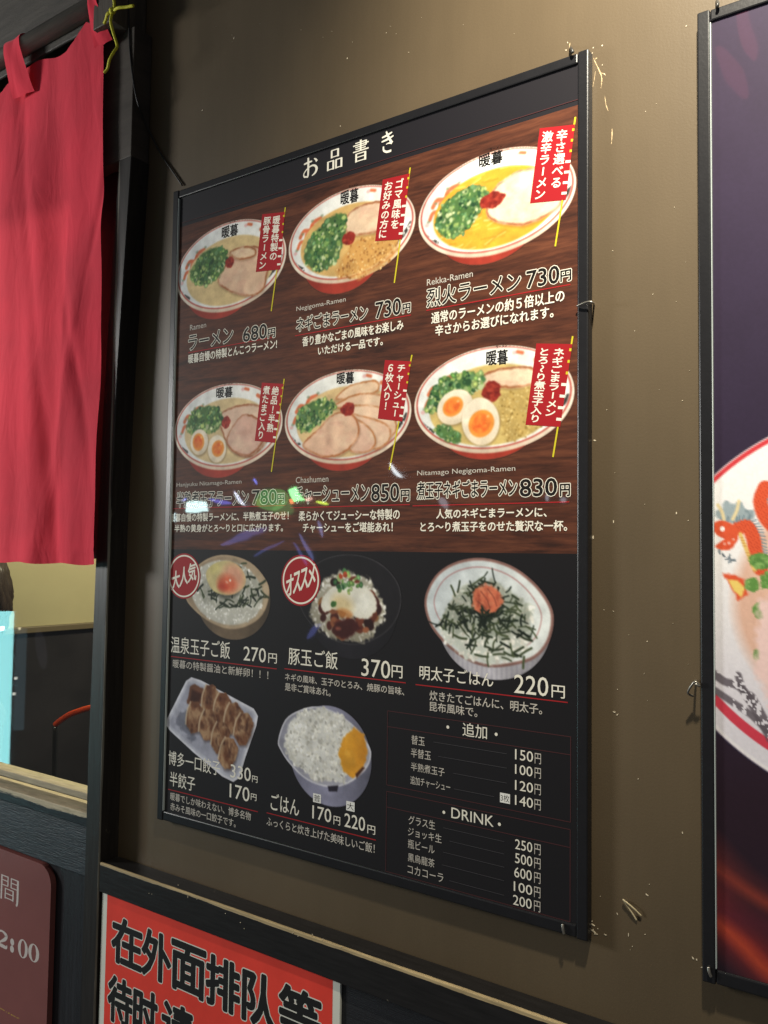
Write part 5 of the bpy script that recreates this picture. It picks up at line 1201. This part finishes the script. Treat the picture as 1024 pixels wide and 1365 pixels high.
Rd = [.15, .14, .13, .055, .06, .092, .075, .06, .045, .03, .06, .045, .03, .09, .065, .045, .09, .065, .045]
me.from_pydata(J, Ed, [])
po = bpy.data.objects.new('person', me); COL.objects.link(po)
md = po.modifiers.new('skin', 'SKIN'); po.modifiers.new('sub', 'SUBSURF').levels = 2
for i, v in enumerate(me.skin_vertices[0].data): v.radius = (Rd[i], Rd[i] * .8 if i < 3 else Rd[i]); v.use_root = (i == 0)
bpy.context.view_layer.update()
dg = bpy.context.evaluated_depsgraph_get(); bme = bpy.data.meshes.new_from_object(po.evaluated_get(dg))
bpy.data.objects.remove(po)
SK = mat('skin and dark clothes', (.05, .04, .04), .7, .3); SKF = mat('skin', (.42, .26, .18), .5, .4)
bme.materials.clear()
person = link('person', bme, [SK, SKF])
for pgn in bme.polygons:
    pgn.use_smooth = True
    if pgn.center.z > hz - .19: pgn.material_index = 1
tag(person, 'dark haired person inside the shop just below the curtain hem', 'person')
HR = mat('dark brown hair', (.028, .018, .014), .4, .5)
bm = bmesh.new(); rr = random.Random(5)
sp = bmesh.ops.create_uvsphere(bm, u_segments=24, v_segments=16, radius=.112)
for v in sp['verts']: v.co = Vector((v.co.x * .98 + hx, v.co.y * 1.05 + hy + .02, v.co.z * 1.1 + hz + .02))
for i in range(150):
    a = rr.uniform(-.6, 3.7); r0 = .104
    x0, y0 = hx + r0 * math.cos(a), hy + .02 + r0 * math.sin(a) * 1.05
    L = rr.uniform(.13, .19); pts = []
    ph = rr.random() * 6
    for k in range(7):
        t = k / 6; w = .010 * math.sin(t * 9 + ph) * t; bulge = 1 + .16 * math.sin(t * 2.4) - .25 * max(0, t - .6)
        pts.append((hx + (x0 - hx) * bulge + w, hy + .02 + (y0 - hy - .02) * bulge + w * .6, hz + .05 - L * t))
    tube_bm(bm, pts, [.009, .009, .0085, .008, .006, .004, .0012], 6)
obj_bm('hair', bm, HR, person, True)

# ------------------------------------------------------------------ small hardware and marks on the wall
STEEL = mat('dull steel', (.35, .33, .29), .35, .5, metal=.8); DKS = mat('dark steel', (.03, .028, .025), .4, .5)
def wire(name, pts, r, m, label, cat): return tag(tube(name, pts, r, m, None, 8, 5), label, cat)
wire('bent_nail', [(0.3061, 0.013, 0.179), (0.311, -0.002, 0.1758), (0.3082, -0.0045, 0.1771), (0.3019, -0.004, 0.1768), (0.2939, -0.0015, 0.1757)], 0.0009, STEEL, 'bent steel nail holding the right side of the menu board', 'nail')
wire('wire_loop', [(0.4024, 0.013, -0.1819), (0.4058, -0.003, -0.1824), (0.4094, -0.002, -0.1848), (0.4055, -0.004, -0.181), (0.3988, -0.001, -0.1913), (0.402, 0.004, -0.1949)], 0.001, STEEL, 'bent wire loop at the side of the second board', 'wire loop')
wire('bent_nail', [(0.2815, 0.012, 0.4493), (0.2881, -0.002, 0.4382), (0.2901, -0.003, 0.4339)], 0.0016, DKS, 'dark bent nail on the top edge of the menu board', 'nail')
wire('bent_nail', [(0.4247, 0.012, 0.4447), (0.4285, -0.002, 0.4332), (0.4281, -0.003, 0.43)], 0.0016, DKS, 'dark bent nail on the top edge of the second board', 'nail')
wire('fixing_pin', [(0.2806, -0.0012, -0.4242), (0.2814, -0.0022, -0.4279), (0.2821, -0.0012, -0.433)], 0.0014, STEEL, 'small pale pin on the bottom rail of the menu board', 'pin')
wire('fixing_pin', [(0.4152, -0.0012, -0.4261), (0.416, -0.0022, -0.4299), (0.4173, -0.0012, -0.4337)], 0.0014, STEEL, 'small pale pin at the bottom corner of the second board', 'pin')
wire('splinter', [(0.3485, 0.011, -0.4077), (0.3434, 0.0095, -0.3996), (0.337, 0.0095, -0.3922), (0.3365, 0.009, -0.3912), (0.3381, 0.0085, -0.3917), (0.3458, 0.0085, -0.3959), (0.3529, 0.0105, -0.4023)], 0.0007, mat('dry straw', (.5, .42, .26), .7, .3), 'pale V-shaped straw splinter stuck low on the wall between the boards', 'splinter')
CHIP = mat('pale plaster chip', (.62, .54, .40), .8, .2)
bm = bmesh.new(); rr = random.Random(3)
for (x, z, r, yc_) in [c + (YW - .0004,) for c in [(0.3055, 0.4411, 0.00072), (0.3149, 0.4402, 0.00080), (0.3047, 0.4359, 0.00064), (0.3149, 0.4201, 0.00064), (0.3172, 0.4101, 0.00072), (0.3032, 0.4247, 0.00064), (0.2783, 0.4559, 0.00064), (0.2767, 0.4485, 0.00064), (-0.2037, 0.6290, 0.00112), (-0.0078, 0.5350, 0.00096), (-0.0166, 0.4527, 0.00064), (-0.2625, 0.5457, 0.00128), (0.3028, 0.0501, 0.00080), (0.3074, 0.0431, 0.00096), (0.3059, -0.0520, 0.00112), (0.3269, -0.2189, 0.00112), (0.3298, -0.2213, 0.00080), (0.3859, -0.0298, 0.00096), (0.3262, -0.0368, 0.00080), (0.3901, -0.3197, 0.00080), (0.3580, -0.3826, 0.00096), (0.3404, -0.4231, 0.00080), (0.3297, -0.4066, 0.00064), (0.3181, -0.4289, 0.00104), (0.3077, -0.4296, 0.00112), (0.3062, -0.4229, 0.00088), (0.3048, -0.4198, 0.00072), (0.3055, -0.4280, 0.00120), (0.3092, -0.4306, 0.00096), (0.3988, -0.4280, 0.00104), (0.4020, -0.4284, 0.00096), (0.4065, -0.4337, 0.00072), (0.3107, -0.4253, 0.00064), (0.0825, 0.5120, 0.00048), (0.3968, 0.4310, 0.00064), (0.3964, -0.0369, 0.00047), (0.3169, -0.1225, 0.00031), (0.3852, 0.2590, 0.00044), (0.3599, -0.3724, 0.00033), (0.3498, -0.2782, 0.00048), (0.3440, -0.4327, 0.00046), (0.3263, -0.1233, 0.00040), (0.3958, -0.1678, 0.00024), (0.3565, -0.0209, 0.00034), (0.3984, 0.1020, 0.00026), (0.3585, -0.1498, 0.00046), (0.3648, 0.1794, 0.00046), (0.3556, -0.1800, 0.00033), (0.3300, -0.1971, 0.00042), (0.3276, 0.0102, 0.00030), (0.3257, 0.2290, 0.00047), (0.3918, 0.0746, 0.00041), (0.3132, -0.3943, 0.00035), (0.3865, 0.1686, 0.00031), (0.3420, -0.4362, 0.00032), (0.3558, -0.4186, 0.00045), (0.3472, 0.1464, 0.00043), (0.3195, 0.0723, 0.00045), (0.3953, 0.2045, 0.00022), (0.3824, -0.1316, 0.00027), (0.3581, 0.3598, 0.00040), (0.3588, -0.2046, 0.00022), (0.3703, 0.0872, 0.00034), (0.3412, -0.1448, 0.00036), (0.3686, 0.3641, 0.00026), (-0.2393, 0.6583, 0.00030), (-0.2074, 0.6349, 0.00030), (0.0503, 0.5468, 0.00039), (0.0997, 0.5474, 0.00023), (0.1550, 0.5193, 0.00035), (0.0561, 0.5528, 0.00035), (-0.1553, 0.6323, 0.00026), (0.0000, 0.5529, 0.00036), (0.2175, 0.4867, 0.00020), (-0.0831, 0.5977, 0.00038), (-0.0323, 0.5778, 0.00037), (-0.0465, 0.5752, 0.00032), (0.0646, 0.5406, 0.00030), (-0.2066, 0.6249, 0.00039)]] + [c + (-.0206,) for c in [(-0.2929, -0.5245, 0.00060), (-0.2869, -0.5241, 0.00054), (-0.2369, -0.5009, 0.00060), (-0.2182, -0.5115, 0.00066), (-0.2017, -0.5104, 0.00048), (-0.1255, -0.5197, 0.00060), (-0.1190, -0.5251, 0.00042), (-0.0419, -0.5102, 0.00072), (-0.0339, -0.5115, 0.00054), (-0.0129, -0.5042, 0.00048), (0.0025, -0.5052, 0.00060), (-0.1511, -0.5154, 0.00048), (0.0291, -0.5062, 0.00054)]]:
    n = rr.randint(4, 6); a0 = rr.random() * 6; st_ = rr.uniform(1, 2.4)
    vs = []
    for k in range(n):
        a = a0 + 6.283 * k / n; q = r * rr.uniform(.6, 1.2); dx, dz = q * math.cos(a) * st_, q * math.sin(a) / st_ ** .5
        vs.append(bm.verts.new((x + dx * math.cos(a0) - dz * math.sin(a0), yc_, z + dx * math.sin(a0) + dz * math.cos(a0))))
    f = bm.faces.new(vs)
    e = bmesh.ops.extrude_face_region(bm, geom=[f]); bmesh.ops.translate(bm, verts=[v for v in e['geom'] if isinstance(v, bmesh.types.BMVert)], vec=(0, .0008, 0))
bmesh.ops.recalc_face_normals(bm, faces=bm.faces[:])
tag(obj_bm('paint_chips', bm, CHIP), kind='stuff')
bm = bmesh.new()
for pts, w in [([(0.3055, 0.4309), (0.3079, 0.4247), (0.3102, 0.4193), (0.3125, 0.4131), (0.3141, 0.408), (0.3141, 0.401), (0.3133, 0.3967)], 0.0007), ([(0.3125, 0.4131), (0.3156, 0.4113), (0.3187, 0.408)], 0.0005), ([(0.3071, 0.4281), (0.3094, 0.4296)], 0.0009), ([(0.3079, 0.417), (0.3063, 0.4066), (0.3047, 0.3993)], 0.0004), ([(0.3172, 0.3901), (0.3187, 0.3781), (0.321, 0.3713)], 0.0005), ([(0.3248, 0.3534), (0.3248, 0.3458), (0.3241, 0.3361)], 0.0006), ([(0.2799, 0.4498), (0.2807, 0.4551)], 0.0007)]:
    pts = [Vector(p) for p in smooth_path([(x, YW + .0002, z) for x, z in pts], 5)]
    n = len(pts)
    for i in range(n - 1):
        pass
    tube_bm(bm, pts, [w * (.35 + .65 * math.sin(3.14 * (i + .5) / n)) * rr.uniform(.5, 1.2) for i in range(n)], 6)
tag(obj_bm('paint_scrapes', bm, mat('bare plaster', (.55, .42, .25), .8, .2)), kind='stuff')
